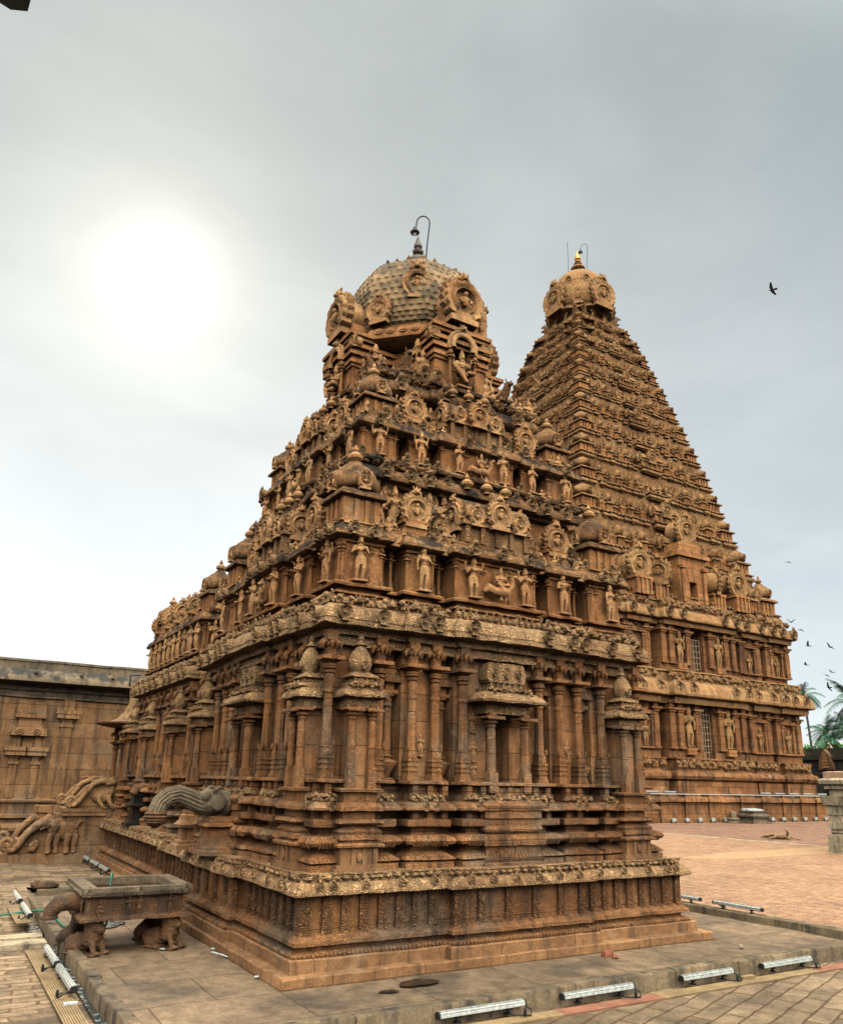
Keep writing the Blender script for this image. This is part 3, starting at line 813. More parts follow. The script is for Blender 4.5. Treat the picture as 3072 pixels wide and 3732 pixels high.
def slim(h=.94):
    m = MB(); m.cbox(0, 0, 0, .10, .10, .24); m.lathe([(.05, .24), (.045, .62), (.05, .64), (.04, .66), (.05, .71), (.038, .76), (.055, .79), (.04, .81), (.07, .825), (.072, .85), (.04, .862), (.065, .88)], 16)
    m.cbox(0, 0, .88, .22, .20, .03); m.merge(roof_row(8, .22, .02), (-.11, -.1, .88)); m.cbox(0, 0, .90, .09, .09, .05)
    return m
SLIM = to_mesh(slim(), 'niche_column', ST['low'])
def pavilion(f, s_, ins, o=(0, 0)):
    loc, rz = at(f, s_, ins, 0, o=o)
    p = part('niche_pavilion', PB, shrine, loc, rz)
    for n, me in (('pedestal_moulding', PM), ('niche_roof', PR), ('niche_dome', PD), ('niche_wall', PWALL)): part(n, me, p, local=True)
    for sx in (-.128, .128): part('niche_column', SLIM, p, (sx, -.10, 1.895), local=True)
for f in (0, 3):
    for s_ in (.97, L - .97): pavilion(f, s_, .50)
pavilion(3, 7.62, .66); pavilion(3, 11.5, .66); pavilion(3, 9.85, .66)

# central doorway niches
def door_base():
    m = MB(); pl = [(-.42, -.2), (.42, -.2), (.42, .3), (-.42, .3)]
    moulding(m, pl, [(-.06, 1.0), (-.06, 1.05), (-.03, 1.06), (-.05, 1.10), (0, 1.11), (0, 1.24), (-.05, 1.25), (-.06, 1.30), (-.03, 1.33), (.02, 1.335), (.02, 1.40), (-.02, 1.405), (-.03, 1.44), (-.01, 1.48), (.03, 1.49), (.03, 1.56), (-.02, 1.57), (-.02, 1.66), (.02, 1.67), (-.05, 1.69), (-.06, 1.72), (-.02, 1.76), (.04, 1.78), (.04, 1.80)], .14, True, .003)
    m.box(-.18, -.12, 1.8, .18, .5, 1.93)
    return m
def door_roof():
    m = MB(); m.box(-.36, -.10, 2.86, .36, .3, 2.99)
    moulding(m, [(-.46, -.22), (.46, -.22), (.46, .3), (-.46, .3)], [(.10, 2.97), (-.06, 3.0), (-.07, 3.03), (-.05, 3.04), (-.03, 3.08), (.04, 3.13), (.08, 3.14), (.10, 3.145), (.10, 3.19)], .1, True, .003)
    for sx in (-.3, .3): m.merge(kudu(.05, 4, 18, 0, .1, .018, True, False), (sx, -.22, 3.08))
    m.merge(beasts(9, .7, 8, .06, 0), (-.35, -.14, 3.14))
    m.box(-.26, -.06, 3.18, .26, .2, 3.28)
    for sx in (-.24, -.14, -.05, .05, .14, .24): m.cbox(sx, -.06, 3.18, .035, .04, .09)
    m.box(-.29, -.09, 3.27, .29, .2, 3.30)
    pr = [(-.31, 3.30), (-.33, 3.40), (-.28, 3.53), (.28, 3.53), (.33, 3.40), (.31, 3.30)]; m.prism(pr, -.08, .15)
    for sx in (-.2, 0, .2): m.merge(kudu(.06 if sx == 0 else .045, 4, 18, 0, .1, .02, True, True), (sx, -.10, 3.40))
    return m
DB, DR = to_mesh(door_base(), 'doorway_niche', ST['low']), to_mesh(door_roof(), 'niche_roof', ST['eave'])
STAT = [statue(i, 'stand', 4 if i % 3 else 2) for i in range(5)] + [statue(9, 'sit', 4)] + [statue(50 + i, 'stand', 2 if i % 3 else 4) for i in range(5)]
STANDING = STAT[:5] + STAT[6:]
for f in (0, 3):
    loc, rz = at(f, L / 2, .55, 0); p = part('doorway_niche', DB, shrine, loc, rz)
    part('niche_roof', DR, p, local=True)
    for sx in (-.27, .27): part('niche_column', SLIM, p, (sx, -.10, 1.87), sc=(1.25, 1.25, 1.05), local=True)
    put('statue', fuse(statue_shapes(3, 'stand', 4), 'statue', ST['dark'], .011, 1), shrine, f, L / 2, 1.0, 1.93, .85)
    for s_, z_, q in ((1.93, 2.30, 0), (2.74, 2.25, 1), (2.72, 2.62, 2), (2.74, 2.0, 3), (L - 1.93, 2.3, 4), (L - 2.72, 2.30, 1), (L - 2.72, 2.0, 2)):
        put('relief_figure', STAT[q], shrine, f, s_, .68, z_, .27)

# --- eave
SEGE = mirror([(0, 1.5, 0), (1.5, 2.22, .05), (2.22, 0, .11)], L)
eave_prof = [(.30, 3.56), (.20, 3.565), (.20, 3.60), (.24, 3.605), (.24, 3.685), (.17, 3.69), (.15, 3.75), (.03, 3.772), (0, 3.785), (0, 3.825), (.012, 3.83), (.012, 3.855), (.004, 3.86), (.006, 3.885), (.02, 3.89), (.03, 3.95), (.065, 4.01), (.115, 4.045), (.17, 4.055)]
mb = MB(); moulding(mb, plan(L, .43, SEGE), eave_prof, .2, True, .006)
moulding(mb, rect(.60, 6.98, 5.65, 11.98), [(a, z * .998) for a, z in eave_prof], .2, True, .006)
moulding(mb, rect(.92, 5.4, 5.33, 7.2), [(a, z * .996) for a, z in eave_prof], .2, True, .006)
part('eave', to_mesh(mb, 'eave', ST['eave']), shrine)
KU = to_mesh(kudu(.098, 9, 34, 0, .05, .06, True, True), 'horseshoe_arch', ST['eave'])
KU2 = to_mesh(kudu(.098, 9, 34, 2, .06, .06, True, True), 'horseshoe_arch', ST['eave'])
def dE(s_): return .11 if 2.22 < s_ < 4.03 else (.05 if 1.5 < s_ < 4.75 else 0)
for f in (0, 3):
    for i, s_ in enumerate(sym([.70, 1.22, 1.78, 2.0, 2.50])): put('horseshoe_arch', (KU, KU2)[i % 2], shrine, f, s_, .452 - dE(s_), 3.93)
for i, y_ in enumerate((7.25, 7.65, 8.3, 8.75, 9.5, 10.0, 10.5, 11.0, 11.5, 11.85)): put('horseshoe_arch', (KU, KU2)[i % 2], shrine, 3, y_, .615, 3.92)
for f in (0, 3):
    for a, b, d, k in ((.55, 1.5, 0, 0), (1.5, 2.22, .05, 0), (2.3, 3.95, .11, 1), (4.03, 4.75, .05, 0), (4.75, 5.7, 0, 0)):
        put('goose_frieze' if k else 'beast_frieze', to_mesh(beasts(int((b - a) / (.10 if k else .14)), b - a, int(a * 9) + f, .15, k), 'beast_frieze', ST['eave']), shrine, f, a if f == 0 else b, .61 - d, 4.05)
put('beast_frieze', to_mesh(beasts(34, 4.9, 25, .15, 0), 'beast_frieze', ST['eave']), shrine, 3, 11.93, .78, 4.045)
put('beast_frieze', to_mesh(beasts(2, .4, 26, .15, 0), 'beast_frieze', ST['eave']), shrine, 0, .65, 7.14, 4.045)

# --- first upper storey
T1 = mirror([(0, 1.38, 0), (1.38, 1.66, -.16), (1.66, 2.16, 0), (2.16, 2.40, -.16), (2.40, 0, .07)], L)
ped1 = [(.02, 4.0), (.02, 4.22), (-.03, 4.225), (-.03, 4.25), (.05, 4.255), (.05, 4.31), (-.06, 4.32), (-.07, 4.35), (-.05, 4.37), (.1, 4.371)]
t1w = [(.06, 4.36), (.06, 4.90), (.02, 4.91), (.02, 4.95)]
t1k = [(.06, 4.93), (-.06, 4.965), (-.085, 4.98), (-.085, 5.02), (-.07, 5.03), (-.055, 5.08), (-.01, 5.12), (.04, 5.13), (.04, 5.19), (.2, 5.192)]
def hallplan(r): return rect(.60 + r, 6.98 + r, 5.65 - r, 11.98 - r)
T1W = mirror([(0, 1.38, 0), (1.38, 1.66, -.38), (1.66, 2.16, 0), (2.16, 2.40, -.38), (2.40, 0, .07)], L)
p1 = plan(L, .70, T1); p1w = plan(L, .70, T1W)
HP = [(.88, 7.25), (5.37, 7.25), (5.37, 11.75), (.88, 11.75), (.88, 11.2), (1.04, 11.2), (1.04, 10.85), (.88, 10.85), (.88, 10.3), (1.04, 10.3), (1.04, 9.95), (.88, 9.95), (.88, 9.1), (1.04, 9.1), (1.04, 8.75), (.88, 8.75), (.88, 8.2), (1.04, 8.2), (1.04, 7.9), (.88, 7.9)]
HA = rect(1.2, 5.6, 5.05, 7.5)
for nm, prof, mat in (('storey_pedestal', ped1, 'up'), ('storey_wall', t1w, 'up'), ('storey_cornice', t1k, 'upk')):
    mb = MB(); moulding(mb, p1w if nm == 'storey_wall' else p1, prof, .16, True, .005)
    moulding(mb, HP, [(a, z * .998) for a, z in prof], .16, True, .005); moulding(mb, HA, [(a, z * .996) for a, z in prof], .2, True, .005)
    part(nm, to_mesh(mb, nm, ST['upc' if nm == 'storey_cornice' else mat]), shrine)
MINI = [to_mesh(column(k), 'mini_pillar', ST['up']) for k in (1, 2)]
FANM = to_mesh(fan(.19, 8, 44, 1, .045, .28), 'fan_gable', ST['fig'])
FANS = to_mesh(fan(.12, 6, 34, 2, .035, .16), 'fan_gable', ST['fig'])
KUT = to_mesh(kuta_body(.64, .95), 'corner_turret', ST['up']); KUTR = to_mesh(kuta_roof(.64, .95), 'turret_roof', ST['upk']); KUTP = to_mesh(kuta_pot(.60, .95), 'turret_finial', ST['fig'])
SHA = to_mesh(shala(1.15, .46, .72), 'barrel_pavilion', ST['upk'])
def turret(loc, sc=1.0):
    t = part('corner_turret', KUT, shrine, loc, 0, sc); part('turret_finial', KUTP, t, local=True); part('turret_roof', KUTR, t, local=True)
    for rz, dx, dy in ((0, 0, -.33), (R(-90), -.33, 0)): part('turret_gable', FANS, t, (dx, dy, .58), rz, .85, local=True)
    return t
def longroof(f, s_, ins, z, sc=1.0, o=(0, 0)):
    t = put('barrel_pavilion', SHA, shrine, f, s_, ins, z, sc, o=o)
    part('barrel_gable', FANM, t, (0, -.31, .46), 0, 1.0, local=True)
    for sx in (-1, 1):
        part('barrel_gable', FANM, t, (sx * .56, -.02, .42), R(90 * sx), 1.05, local=True); part('barrel_gable', FANS, t, (sx * .36, -.29, .38), 0, 1.0, local=True)
        part('barrel_finial', KUTP, t, (sx * .33, 0, .08), 0, .85, local=True)
    part('barrel_finial', KUTP, t, (0, 0, .08), 0, .85, local=True)
SEATS = STAT[5]
def peacock():
    m = MB(); m.ell((0, -.08, .16), (.17, .12, .10)); m.tube([(.12, -.1, .2), (.2, -.12, .3), (.19, -.14, .42), (.22, -.17, .44)], [.06, .045, .04, .035], 8)
    m.ell((.22, -.17, .44), (.045, .05, .04), 7, 5); m.tube([(-.12, -.06, .16), (-.26, -.03, .22), (-.34, -.02, .14)], [.08, .09, .03], 8)
    for sx in (-.04, .06): m.tube([(sx, -.1, .1), (sx, -.12, 0)], .022, 6)
    m.merge(statue_shapes(9, 'sit', 4), (0, -.05, .12), 0, .62)
    return fuse(m, 'peacock_rider', ST['fig'], .012, 1)
PEA = peacock()
rndm = random.Random(3)
def storey_front(f, cols, figs, z, h, ins, seat=None, o=(0, 0), dc=0.0):
    for i, s_ in enumerate(cols): put('mini_pillar', MINI[i % 2], shrine, f, s_, ins + .03 - (dc if 2.4 < s_ < 3.9 else 0), z, (h / 1.72 * 1.05, h / 1.72 * 1.05, h / 1.72), o=o)
    for i, s_ in enumerate(figs): put('statue', rndm.choice(STANDING), shrine, f, s_, ins - .07 - (dc if 2.4 < s_ < 3.9 else 0), z + .03, tuple(h * rndm.uniform(1.02, 1.18) * q for q in (rndm.choice((-1.1, 1.1)), 1.1, 1)), o=o, dr=rndm.uniform(-.2, .2))
for f in (0, 3):
    storey_front(f, sym([.74, 1.18, 1.33, 1.72, 2.12, 2.45, 2.9]), sym([.98, 1.92, 2.68]), 4.37, .55, .74, dc=.07)
    put('statue', PEA, shrine, f, L / 2, .62, 4.40, .8)
    for i, s_ in enumerate(sym([1.45, 1.58, 2.23, 2.34])): put('gap_pillar', MINI[i % 2], shrine, f, s_, .96, 4.37, (.34, .34, .33))
    for i, s_ in enumerate(sym([1.5, 2.28])): put('fan_gable', FANS, shrine, f, s_, .74, 5.10, 1.0)
    for s_ in sym([.85, 1.15]): put('horseshoe_arch', KU, shrine, f, s_, .60, 5.06, .8)
    for s_ in (2.65, 3.125, 3.6): put('horseshoe_arch', KU2, shrine, f, s_, .53, 5.06, .85)
    for s_ in (1.88, L - 1.88):
        put('fan_gable', FANM, shrine, f, s_, .84, 5.56, 1.15)
        t = put('panel_turret', to_mesh(MB().box(-.17, -.05, 0, .17, .4, .2).box(-.2, -.07, .18, .2, .4, .23), 'panel_turret', ST['up']), shrine, f, s_, .88, 5.18)
    longroof(f, L / 2, .92, 5.18, 1.05)
    for s_ in (2.38, L - 2.38): put('fan_gable', FANS, shrine, f, s_, .95, 5.42, 1.2)
    for s_ in (2.05, 2.55, L - 2.55, L - 2.05): put('statue', SEATS, shrine, f, s_, 1.02, 5.20, .40)
turret((1.02, 1.02, 5.18)); turret((L - 1.02, 1.02, 5.18)); turret((1.02, L - 1.02, 5.18))
# hall parapet
storey_front(3, [7.32, 7.75, 8.25, 8.7, 9.15, 9.5, 9.9, 10.35, 10.8, 11.25, 11.7], [7.52, 8.0, 8.47, 8.92, 9.32, 9.7, 10.12, 10.58, 11.02, 11.48], 4.36, .55, .92)
for i, y_ in enumerate((7.98, 8.8, 9.25, 9.7, 10.2, 10.6, 11.1)): put('fan_gable', FANS, shrine, 3, y_, .94, 5.10, 1.0)
for i, y_ in enumerate((8.05, 8.5, 9.0, 9.5, 10.0, 10.5, 11.0, 11.45)): put('fan_gable', FANM, shrine, 3, y_, 1.0, 5.50, rndm.uniform(.9, 1.15), dr=R(90 if i % 2 else 0))
turret((1.22, 7.6, 5.17), .95); turret((1.22, 11.4, 5.17), .9)
storey_front(3, [6.0, 6.5, 6.9], [6.25, 6.7], 4.36, .55, 1.22)
storey_front(0, [.95 + .05, 1.2], [1.1], 4.36, .55, 7.25)
for y_ in (6.1, 6.6): put('fan_gable', FANM, shrine, 3, y_, 1.35, 5.45, 1.0)
for y_ in (8.3, 9.3, 10.4): put('barrel_pavilion', SHA, shrine, 3, y_, 1.35, 5.16, (.8, .9, .8))
# --- set-back wall, second storey
T2 = mirror([(0, 1.78, 0), (1.78, 1.92, -.12), (1.92, 2.28, 0), (2.28, 2.44, -.12), (2.44, 0, .06)], L)
mb = MB(); moulding(mb, plan(L, 1.22, [(0, L, 0)]), [(0, 5.0), (0, 5.98)], .3)
for z in (5.3, 5.45): moulding(mb, plan(L, 1.19, [(0, L, 0)]), [(0, z), (0, z + .05)], .3)
part('setback_wall', to_mesh(mb, 'setback_wall', ST['up']), shrine)
b2 = [(.25, 5.92), (.10, 5.95), (.08, 5.98), (-.02, 6.0), (-.03, 6.02), (-.03, 6.07), (0, 6.08), (.03, 6.16), (.10, 6.19), (.12, 6.195), (.12, 6.25), (.02, 6.26), (0, 6.29), (.02, 6.32), (.3, 6.322)]
mb = MB(); moulding(mb, plan(L, 1.02, mirror([(0, 2.3, 0), (2.3, 0, .07)], L)), b2, .16, True, .006)
part('storey_cornice', to_mesh(mb, 'storey_cornice', ST['upc']), shrine)
for f in (0, 3):
    put('beast_frieze', to_mesh(beasts(26, 4.0, 30 + f, .10, 0), 'beast_frieze', ST['upk']), shrine, f, 1.12 if f == 0 else 5.12, 1.10, 6.19)
    for s_ in sym([1.5, 1.9, 2.2, 2.5]): put('horseshoe_arch', KU, shrine, f, s_, 1.03, 6.13, 1.05)
t2p = [(.0, 6.2), (.0, 6.36), (.05, 6.37), (.05, 6.76), (.0, 6.78)]
t2k = [(.05, 6.76), (-.05, 6.80), (-.075, 6.82), (-.075, 6.86), (-.05, 6.92), (0, 6.96), (.05, 6.97), (.05, 7.02), (.3, 7.022)]
T2W = mirror([(0, 1.78, 0), (1.78, 1.92, -.30), (1.92, 2.28, 0), (2.28, 2.44, -.30), (2.44, 0, .06)], L)
p2 = plan(L, 1.16, T2); p2w = plan(L, 1.16, T2W)
for nm, prof, mat in (('storey_wall', t2p, 'up'), ('storey_cornice', t2k, 'upk')):
    mb = MB(); moulding(mb, p2w if nm == 'storey_wall' else p2, prof, .16, True, .005); part(nm, to_mesh(mb, nm, ST['upc' if nm == 'storey_cornice' else mat]), shrine)
for f in (0, 3):
    storey_front(f, sym([1.2, 1.62, 1.72, 1.97, 2.24, 2.48, 2.92]), sym([1.42, 2.10, 2.72]), 6.34, .46, 1.18, dc=.06)
    put('statue', PEA, shrine, f, L / 2, 1.08, 6.35, .7)
    for i, s_ in enumerate(sym([1.85, 2.32, 2.4])): put('gap_pillar', MINI[i % 2], shrine, f, s_, 1.38, 6.34, (.28, .28, .27))
    for s_ in sym([1.85, 2.36]): put('fan_gable', FANS, shrine, f, s_, 1.20, 6.90, .85)
    for s_ in sym([1.4, 2.9]): put('horseshoe_arch', KU, shrine, f, s_, 1.06, 6.88, .8)
    for s_ in (2.08, L - 2.08):
        put('fan_gable', FANM, shrine, f, s_, 1.30, 7.34, 1.05); put('panel_turret', to_mesh(MB().box(-.16, -.05, 0, .16, .4, .17).box(-.19, -.07, .16, .19, .4, .2), 'panel_turret', ST['up']), shrine, f, s_, 1.34, 7.0)
    longroof(f, L / 2, 1.40, 7.0, .92)
    for s_ in (2.5, L - 2.5): put('statue', SEATS, shrine, f, s_, 1.42, 7.02, .36)
    for s_ in (1.30, 4.95): put('bracket_figure', STAT[4], shrine, f, s_, 1.08, 5.5, .66)
    for s_ in (1.78, 4.47): put('bracket_figure', STAT[1], shrine, f, s_, 1.55, 7.1, .62)
for x, y in ((1.47, 1.47), (L - 1.47, 1.47), (1.47, L - 1.47)): turret((x, y, 7.0), .82)
mb = MB(); moulding(mb, plan(L, 1.72, [(0, L, 0)]), [(0, 6.9), (0, 7.72)], .3)
part('setback_wall', to_mesh(mb, 'setback_wall', ST['up']), shrine)
mb = MB(); moulding(mb, plan(L, 1.58, mirror([(0, 2.5, 0), (2.5, 0, .08)], L)), [(.2, 7.66), (.1, 7.68), (0, 7.72), (-.02, 7.75), (-.02, 7.80), (.0, 7.81), (.03, 7.90), (.1, 7.93), (.12, 7.935), (.12, 8.0), (.02, 8.01), (.0, 8.05), (.03, 8.08), (.5, 8.082)], .16, True, .006)
part('storey_cornice', to_mesh(mb, 'storey_cornice', ST['upc']), shrine)
for f in (0, 3):
    put('beast_frieze', to_mesh(beasts(20, 3.0, 40 + f, .12, 0), 'beast_frieze', ST['upk']), shrine, f, 1.62 if f == 0 else 4.62, 1.66, 7.93)
    for s_ in (2.0, 2.75, 3.5, 4.25): put('horseshoe_arch', KU2, shrine, f, s_, 1.60 - (.08 if 2.5 < s_ < 3.7 else 0), 7.86, 1.15)
# crowd of small carvings standing along the ledges
LM = to_mesh(lion(.45).ell((0, .03, -.15), (.4, .3, .32), 8, 6), 'lion_mask', ST['upk'])
PT = to_mesh(kuta_pot(.9, 1.6).cbox(0, 0, 1.35, .4, .4, .2), 'pot_ornament', ST['fig'])
def dwarf():
    q = MB(); q.ell((0, 0, .35), (.28, .22, .36)); q.ell((0, -.03, .78), (.17, .17, .2)); q.lathe([(.16, .9), (.10, 1.0), (.02, 1.12)], 8)
    q.limb((-.24, 0, .55), (-.42, -.2, .35), .10, .08); q.limb((-.42, -.2, .35), (-.1, -.3, .3), .08, .06); q.limb((.24, 0, .55), (.46, -.05, .7), .10, .08); q.limb((.46, -.05, .7), (.35, -.1, 1.0), .08, .06)
    for sx in (-1, 1): q.limb((sx * .15, -.1, .15), (sx * .3, -.3, .1), .13, .09)
    return fuse(q, 'dwarf_figure', ST['fig'], .03, 1)
DW = dwarf()
def crowd(f, a, b, ins, z, h, step, seed, o=(0, 0)):
    r = random.Random(seed); s_ = a
    while s_ < b:
        k = r.random(); hh = h * r.uniform(.7, 1.2); i2 = ins + r.uniform(-.03, .03); dr = r.uniform(-.3, .3)
        if k < .32: put('ledge_arch', (KU, KU2, kud_s)[seed % 2], shrine, f, s_, i2, z + hh * .5, hh * 4.6, o=o, dr=dr)
        elif k < .56: put('lion_mask', LM, shrine, f, s_, i2, z + hh * .4, hh * 1.1, o=o, dr=dr)
        elif k < .72: put('pot_ornament', PT, shrine, f, s_, i2, z - hh * 1.35, hh, o=o)
        else: put('dwarf_figure', DW, shrine, f, s_, i2, z, hh * 1.05, o=o, dr=dr)
        s_ += step * r.uniform(.7, 1.3)
for f in (0, 3):
    crowd(f, .75, 5.5, .80, 5.15, .17, .19, 50 + f); crowd(f, 1.3, 5.0, 1.04, 5.18, .38, .26, 61 + f)
    crowd(f, 1.15, 5.1, 1.06, 6.30, .13, .2, 72 + f); crowd(f, 1.2, 5.05, 1.24, 7.0, .16, .19, 53 + f); crowd(f, 1.8, 4.5, 1.50, 7.0, .36, .25, 64 + f); crowd(f, 1.7, 4.6, 1.70, 8.06, .24, .2, 75 + f)
crowd(3, 7.2, 11.8, 1.02, 5.14, .2, .22, 81); crowd(3, 7.3, 11.7, 1.25, 5.16, .36, .28, 84)
for f in (0, 3):
    for i, s_ in enumerate(sym([1.5, 1.68, 2.28, 2.46, 2.62])): put('ledge_statue', rndm.choice(STANDING), shrine, f, s_ + rndm.uniform(-.05, .05), 1.08, 5.20, rndm.uniform(.6, .8), dr=rndm.uniform(-.3, .3))
    for i, s_ in enumerate(sym([1.98, 2.36, 2.5])): put('ledge_statue', rndm.choice(STANDING), shrine, f, s_ + rndm.uniform(-.05, .05), 1.56, 7.02, rndm.uniform(.52, .66), dr=rndm.uniform(-.3, .3))
    for i, s_ in enumerate(sym([1.28, 1.62, 2.3, 2.62])): put('fan_gable', FANM, shrine, f, s_, 1.14, 5.86, .62)
    for i, s_ in enumerate(sym([1.75, 2.36])): put('fan_gable', FANM, shrine, f, s_, 1.66, 7.6, .62)
# --- neck with porches, dome
C = L / 2
mb = MB(); mb.lathe([(1.02, 8.0), (1.02, 8.18), (.96, 8.2), (.96, 9.1)], 8, (C, C, 0), 0, R(22.5))
part('neck', to_mesh(mb, 'neck', ST['up']), shrine)
mb = MB()
for f in range(4):
    (x, y, _), rz = at(f, C, 1.66, 0); q = MB()
    q.box(-.48, 0, 8.05, -.17, .9, 8.62); q.box(.17, 0, 8.05, .48, .9, 8.62); q.box(-.48, .28, 8.05, .48, .9, 8.7)
    for z, e in ((8.56, .03), (8.62, .06), (8.70, .02), (8.76, .08), (8.84, .03), (8.90, .09), (8.98, .0), (9.06, .06), (9.12, .10)):
        if z < 8.8: q.box(-.48 - e, -e, z, -.19, .9, z + .065); q.box(.19, -e, z, .48 + e, .9, z + .065)
        else: q.box(-.48 - e, -e, z, .48 + e, .9, z + .065)
    q.box(-.47, .02, 8.6, -.18, .9, 9.1); q.box(.18, .02, 8.6, .47, .9, 9.1); q.box(-.40, .26, 8.6, .40, .9, 9.1); q.box(-.36, .02, 9.15, .36, .9, 9.45)
    mb.merge(q, (x, y, 0), rz)
part('neck_porch', to_mesh(mb, 'neck_porch', ST['up']), shrine)
NAR = to_mesh(MB().tube([(.2 * math.cos(R(a)), 0, .2 * math.sin(R(a))) for a in range(-20, 201, 20)], .045, 8).tube([(.27 * math.cos(R(a)), .02, .27 * math.sin(R(a))) for a in range(-20, 201, 20)], .03, 6).merge(lion(.08), (0, 0, .32)), 'porch_arch', ST['fig'])
BIGFAN = to_mesh(fan(.36, 12, 60, 3, .09, .75), 'great_gable', ST['fig'])
for f in range(4):
    put('great_gable', BIGFAN, shrine, f, C, 1.58, 9.70, (1.0, 1.0, 1.0))
    if f in (0, 3):
        put('porch_arch', NAR, shrine, f, C, 1.56, 8.86, 1.0); put('statue', SEATS, shrine, f, C, 1.60, 8.12, .86)
        for s_ in (C - .24, C + .24): put('mini_pillar', MINI[0], shrine, f, s_, 1.58, 8.08, (.42, .42, .38))
        for s_ in (C - .62, C + .62): put('statue', STAT[2], shrine, f, s_, 1.80, 8.1, .62)
        for s_ in (C - .52, C + .52): put('fan_gable', FANS, shrine, f, s_, 1.62, 9.0, .9)
mb = MB(); mb.lathe([(1.0, 9.0), (1.2, 9.06), (1.33, 9.12), (1.34, 9.17), (1.27, 9.33), (1.2, 9.36), (1.2, 9.42), (1.1, 9.44)], 8, (C, C, 0), 0, R(22.5))
for k in range(8):
    for t in (-.32, -.11, .11, .32):
        a_ = R(45 * k); cx_, cy_ = C + 1.205 * math.cos(a_) - t * math.sin(a_), C + 1.205 * math.sin(a_) + t * math.cos(a_)
        mb.merge(MB().lathe([(.075, 0), (.075, .03), (.045, .03), (.045, .045)], 14), (cx_, cy_, 9.245), a_ + R(90), rx=R(90 - 22))
part('neck_cornice', to_mesh(mb, 'neck_cornice', ST['up']), shrine)
def scaled_dome(r_prof, nt=240, nz=70, rows=17, per=44, octo=.5, amp=.035):
    """octagonal dome covered in overlapping fish-scale tiles"""
    zs = [p[1] for p in r_prof]; rs = [p[0] for p in r_prof]; rings = []
    tt = np.linspace(0, 1, nz); idx = np.linspace(0, len(zs) - 1, nz)
    for j in range(nz):
        z = np.interp(idx[j], range(len(zs)), zs); r = np.interp(idx[j], range(len(rs)), rs); ring = []
        for i in range(nt):
            a = 2 * math.pi * i / nt; b = (a + math.pi / 8) % (math.pi / 4) - math.pi / 8
            rr = r * ((1 - octo) + octo * math.cos(math.pi / 8) / math.cos(b) * 1.04)
            row = tt[j] * rows; k = int(row); fr = row - k
            u = a / (2 * math.pi) * per + (k % 2) * .5; e = abs(u - math.floor(u) - .5) * 2
            sc = max(0.0, 1 - fr - .95 * e * e)
            if .05 < tt[j] < .93: rr += amp * (sc - .3)
            ring.append((rr * math.cos(a), rr * math.sin(a), z))
        rings.append(ring)
    return MB().loft(rings)
dm = scaled_dome([(1.08, 9.40), (1.18, 9.46), (1.25, 9.62), (1.29, 9.85), (1.28, 10.1), (1.21, 10.40), (1.09, 10.66), (.88, 10.87), (.62, 11.01), (.40, 11.10), (.28, 11.14)], 300, 110, 21, 58, .75, .026)
part('dome', to_mesh(dm, 'dome', ST['domed']), shrine, (C, C, 0))
DG = to_mesh(fan(.30, 9, 48, 5, .07, .3), 'dome_medallion', ST['fig'])
DG2 = to_mesh(kudu(.27, 10, 48, 4, .06, .08, True, True), 'dome_medallion', ST['fig'])
for k in range(4):
    a = R(-120 + 90 * k); part('dome_medallion', DG2, shrine, (C + 1.20 * math.cos(a), C + 1.20 * math.sin(a), 10.12), a + R(90), 1.0)
    for da, zd in ((-30, 9.66), (26, 9.62)):
        b = a + R(da); part('dome_medallion', DG, shrine, (C + 1.27 * math.cos(b), C + 1.27 * math.sin(b), zd), b + R(90), .75)
lt = MB()
for k in range(8):
    a = R(22.5 + 45 * k)
    for rr_, zz_ in ((.86, 10.83), (1.06, 10.58)): lt.merge(MB().prism([(-.06, 0), (.06, 0), (0, .13)], -.03, .03), (rr_ * math.cos(a), rr_ * math.sin(a), zz_), a + R(90))
for k in range(16):
    a = 2 * math.pi * k / 16; lt.prism([(-.09, 0), (.09, 0), (0, .16)], -.02, .02) if False else lt.merge(MB().prism([(-.09, 0), (.09, 0), (0, .15)], -.025, .025), (.60 * math.cos(a), .60 * math.sin(a), 11.0), a + R(90), rx=0)
part('crown_leaf_ring', to_mesh(lt, 'crown_leaf_ring', ST['upk']), shrine, (C, C, 0))
part('finial', to_mesh(finial(1, 18), 'finial', MT['bronze']), shrine, (C, C, 11.16), 0, (.37, .37, .565))
def praying():
    m = statue_shapes(12, 'stand', 2)
    for sx in (-1, 1): m.limb((sx * .165, -.03, .6), (sx * .01, -.13, .66), .034, .026)
    return fuse(m, 'statue', ST['fig'], .011, 1)
PRAY = praying()
part('statue', PRAY, shrine, (C - .60, C - 1.12, 8.12), R(-28), .92)
part('statue', PRAY, shrine, (C - 1.12, C - .62, 8.12), R(-62), .9)
def bull():
    m = MB(); m.ell((0, 0, .22), (.34, .17, .18)); m.ell((.12, 0, .38), (.12, .09, .10)); m.ell((-.25, 0, .24), (.16, .16, .17))
    m.tube([(.22, 0, .3), (.34, 0, .44), (.38, 0, .52)], [.14, .11, .09], 10); m.ell((.44, 0, .52), (.12, .07, .075)); m.ell((.54, 0, .48), (.06, .055, .05))
    for sy in (-1, 1):
        m.tube([(.40, sy * .06, .58), (.40, sy * .10, .66), (.43, sy * .07, .72)], [.025, .02, .008], 6); m.ell((.36, sy * .10, .54), (.03, .05, .025), 6, 5)
        m.limb((.2, sy * .13, .12), (.4, sy * .14, .04), .06, .035); m.limb((-.2, sy * .15, .14), (-.02, sy * .2, .05), .08, .045)
    m.tube([(-.4, 0, .25), (-.43, .04, .1), (-.38, .08, .03)], [.03, .025, .03], 6)
    return m
BULL = fuse(bull(), 'couchant_bull', ST['upk'], .018, 1)
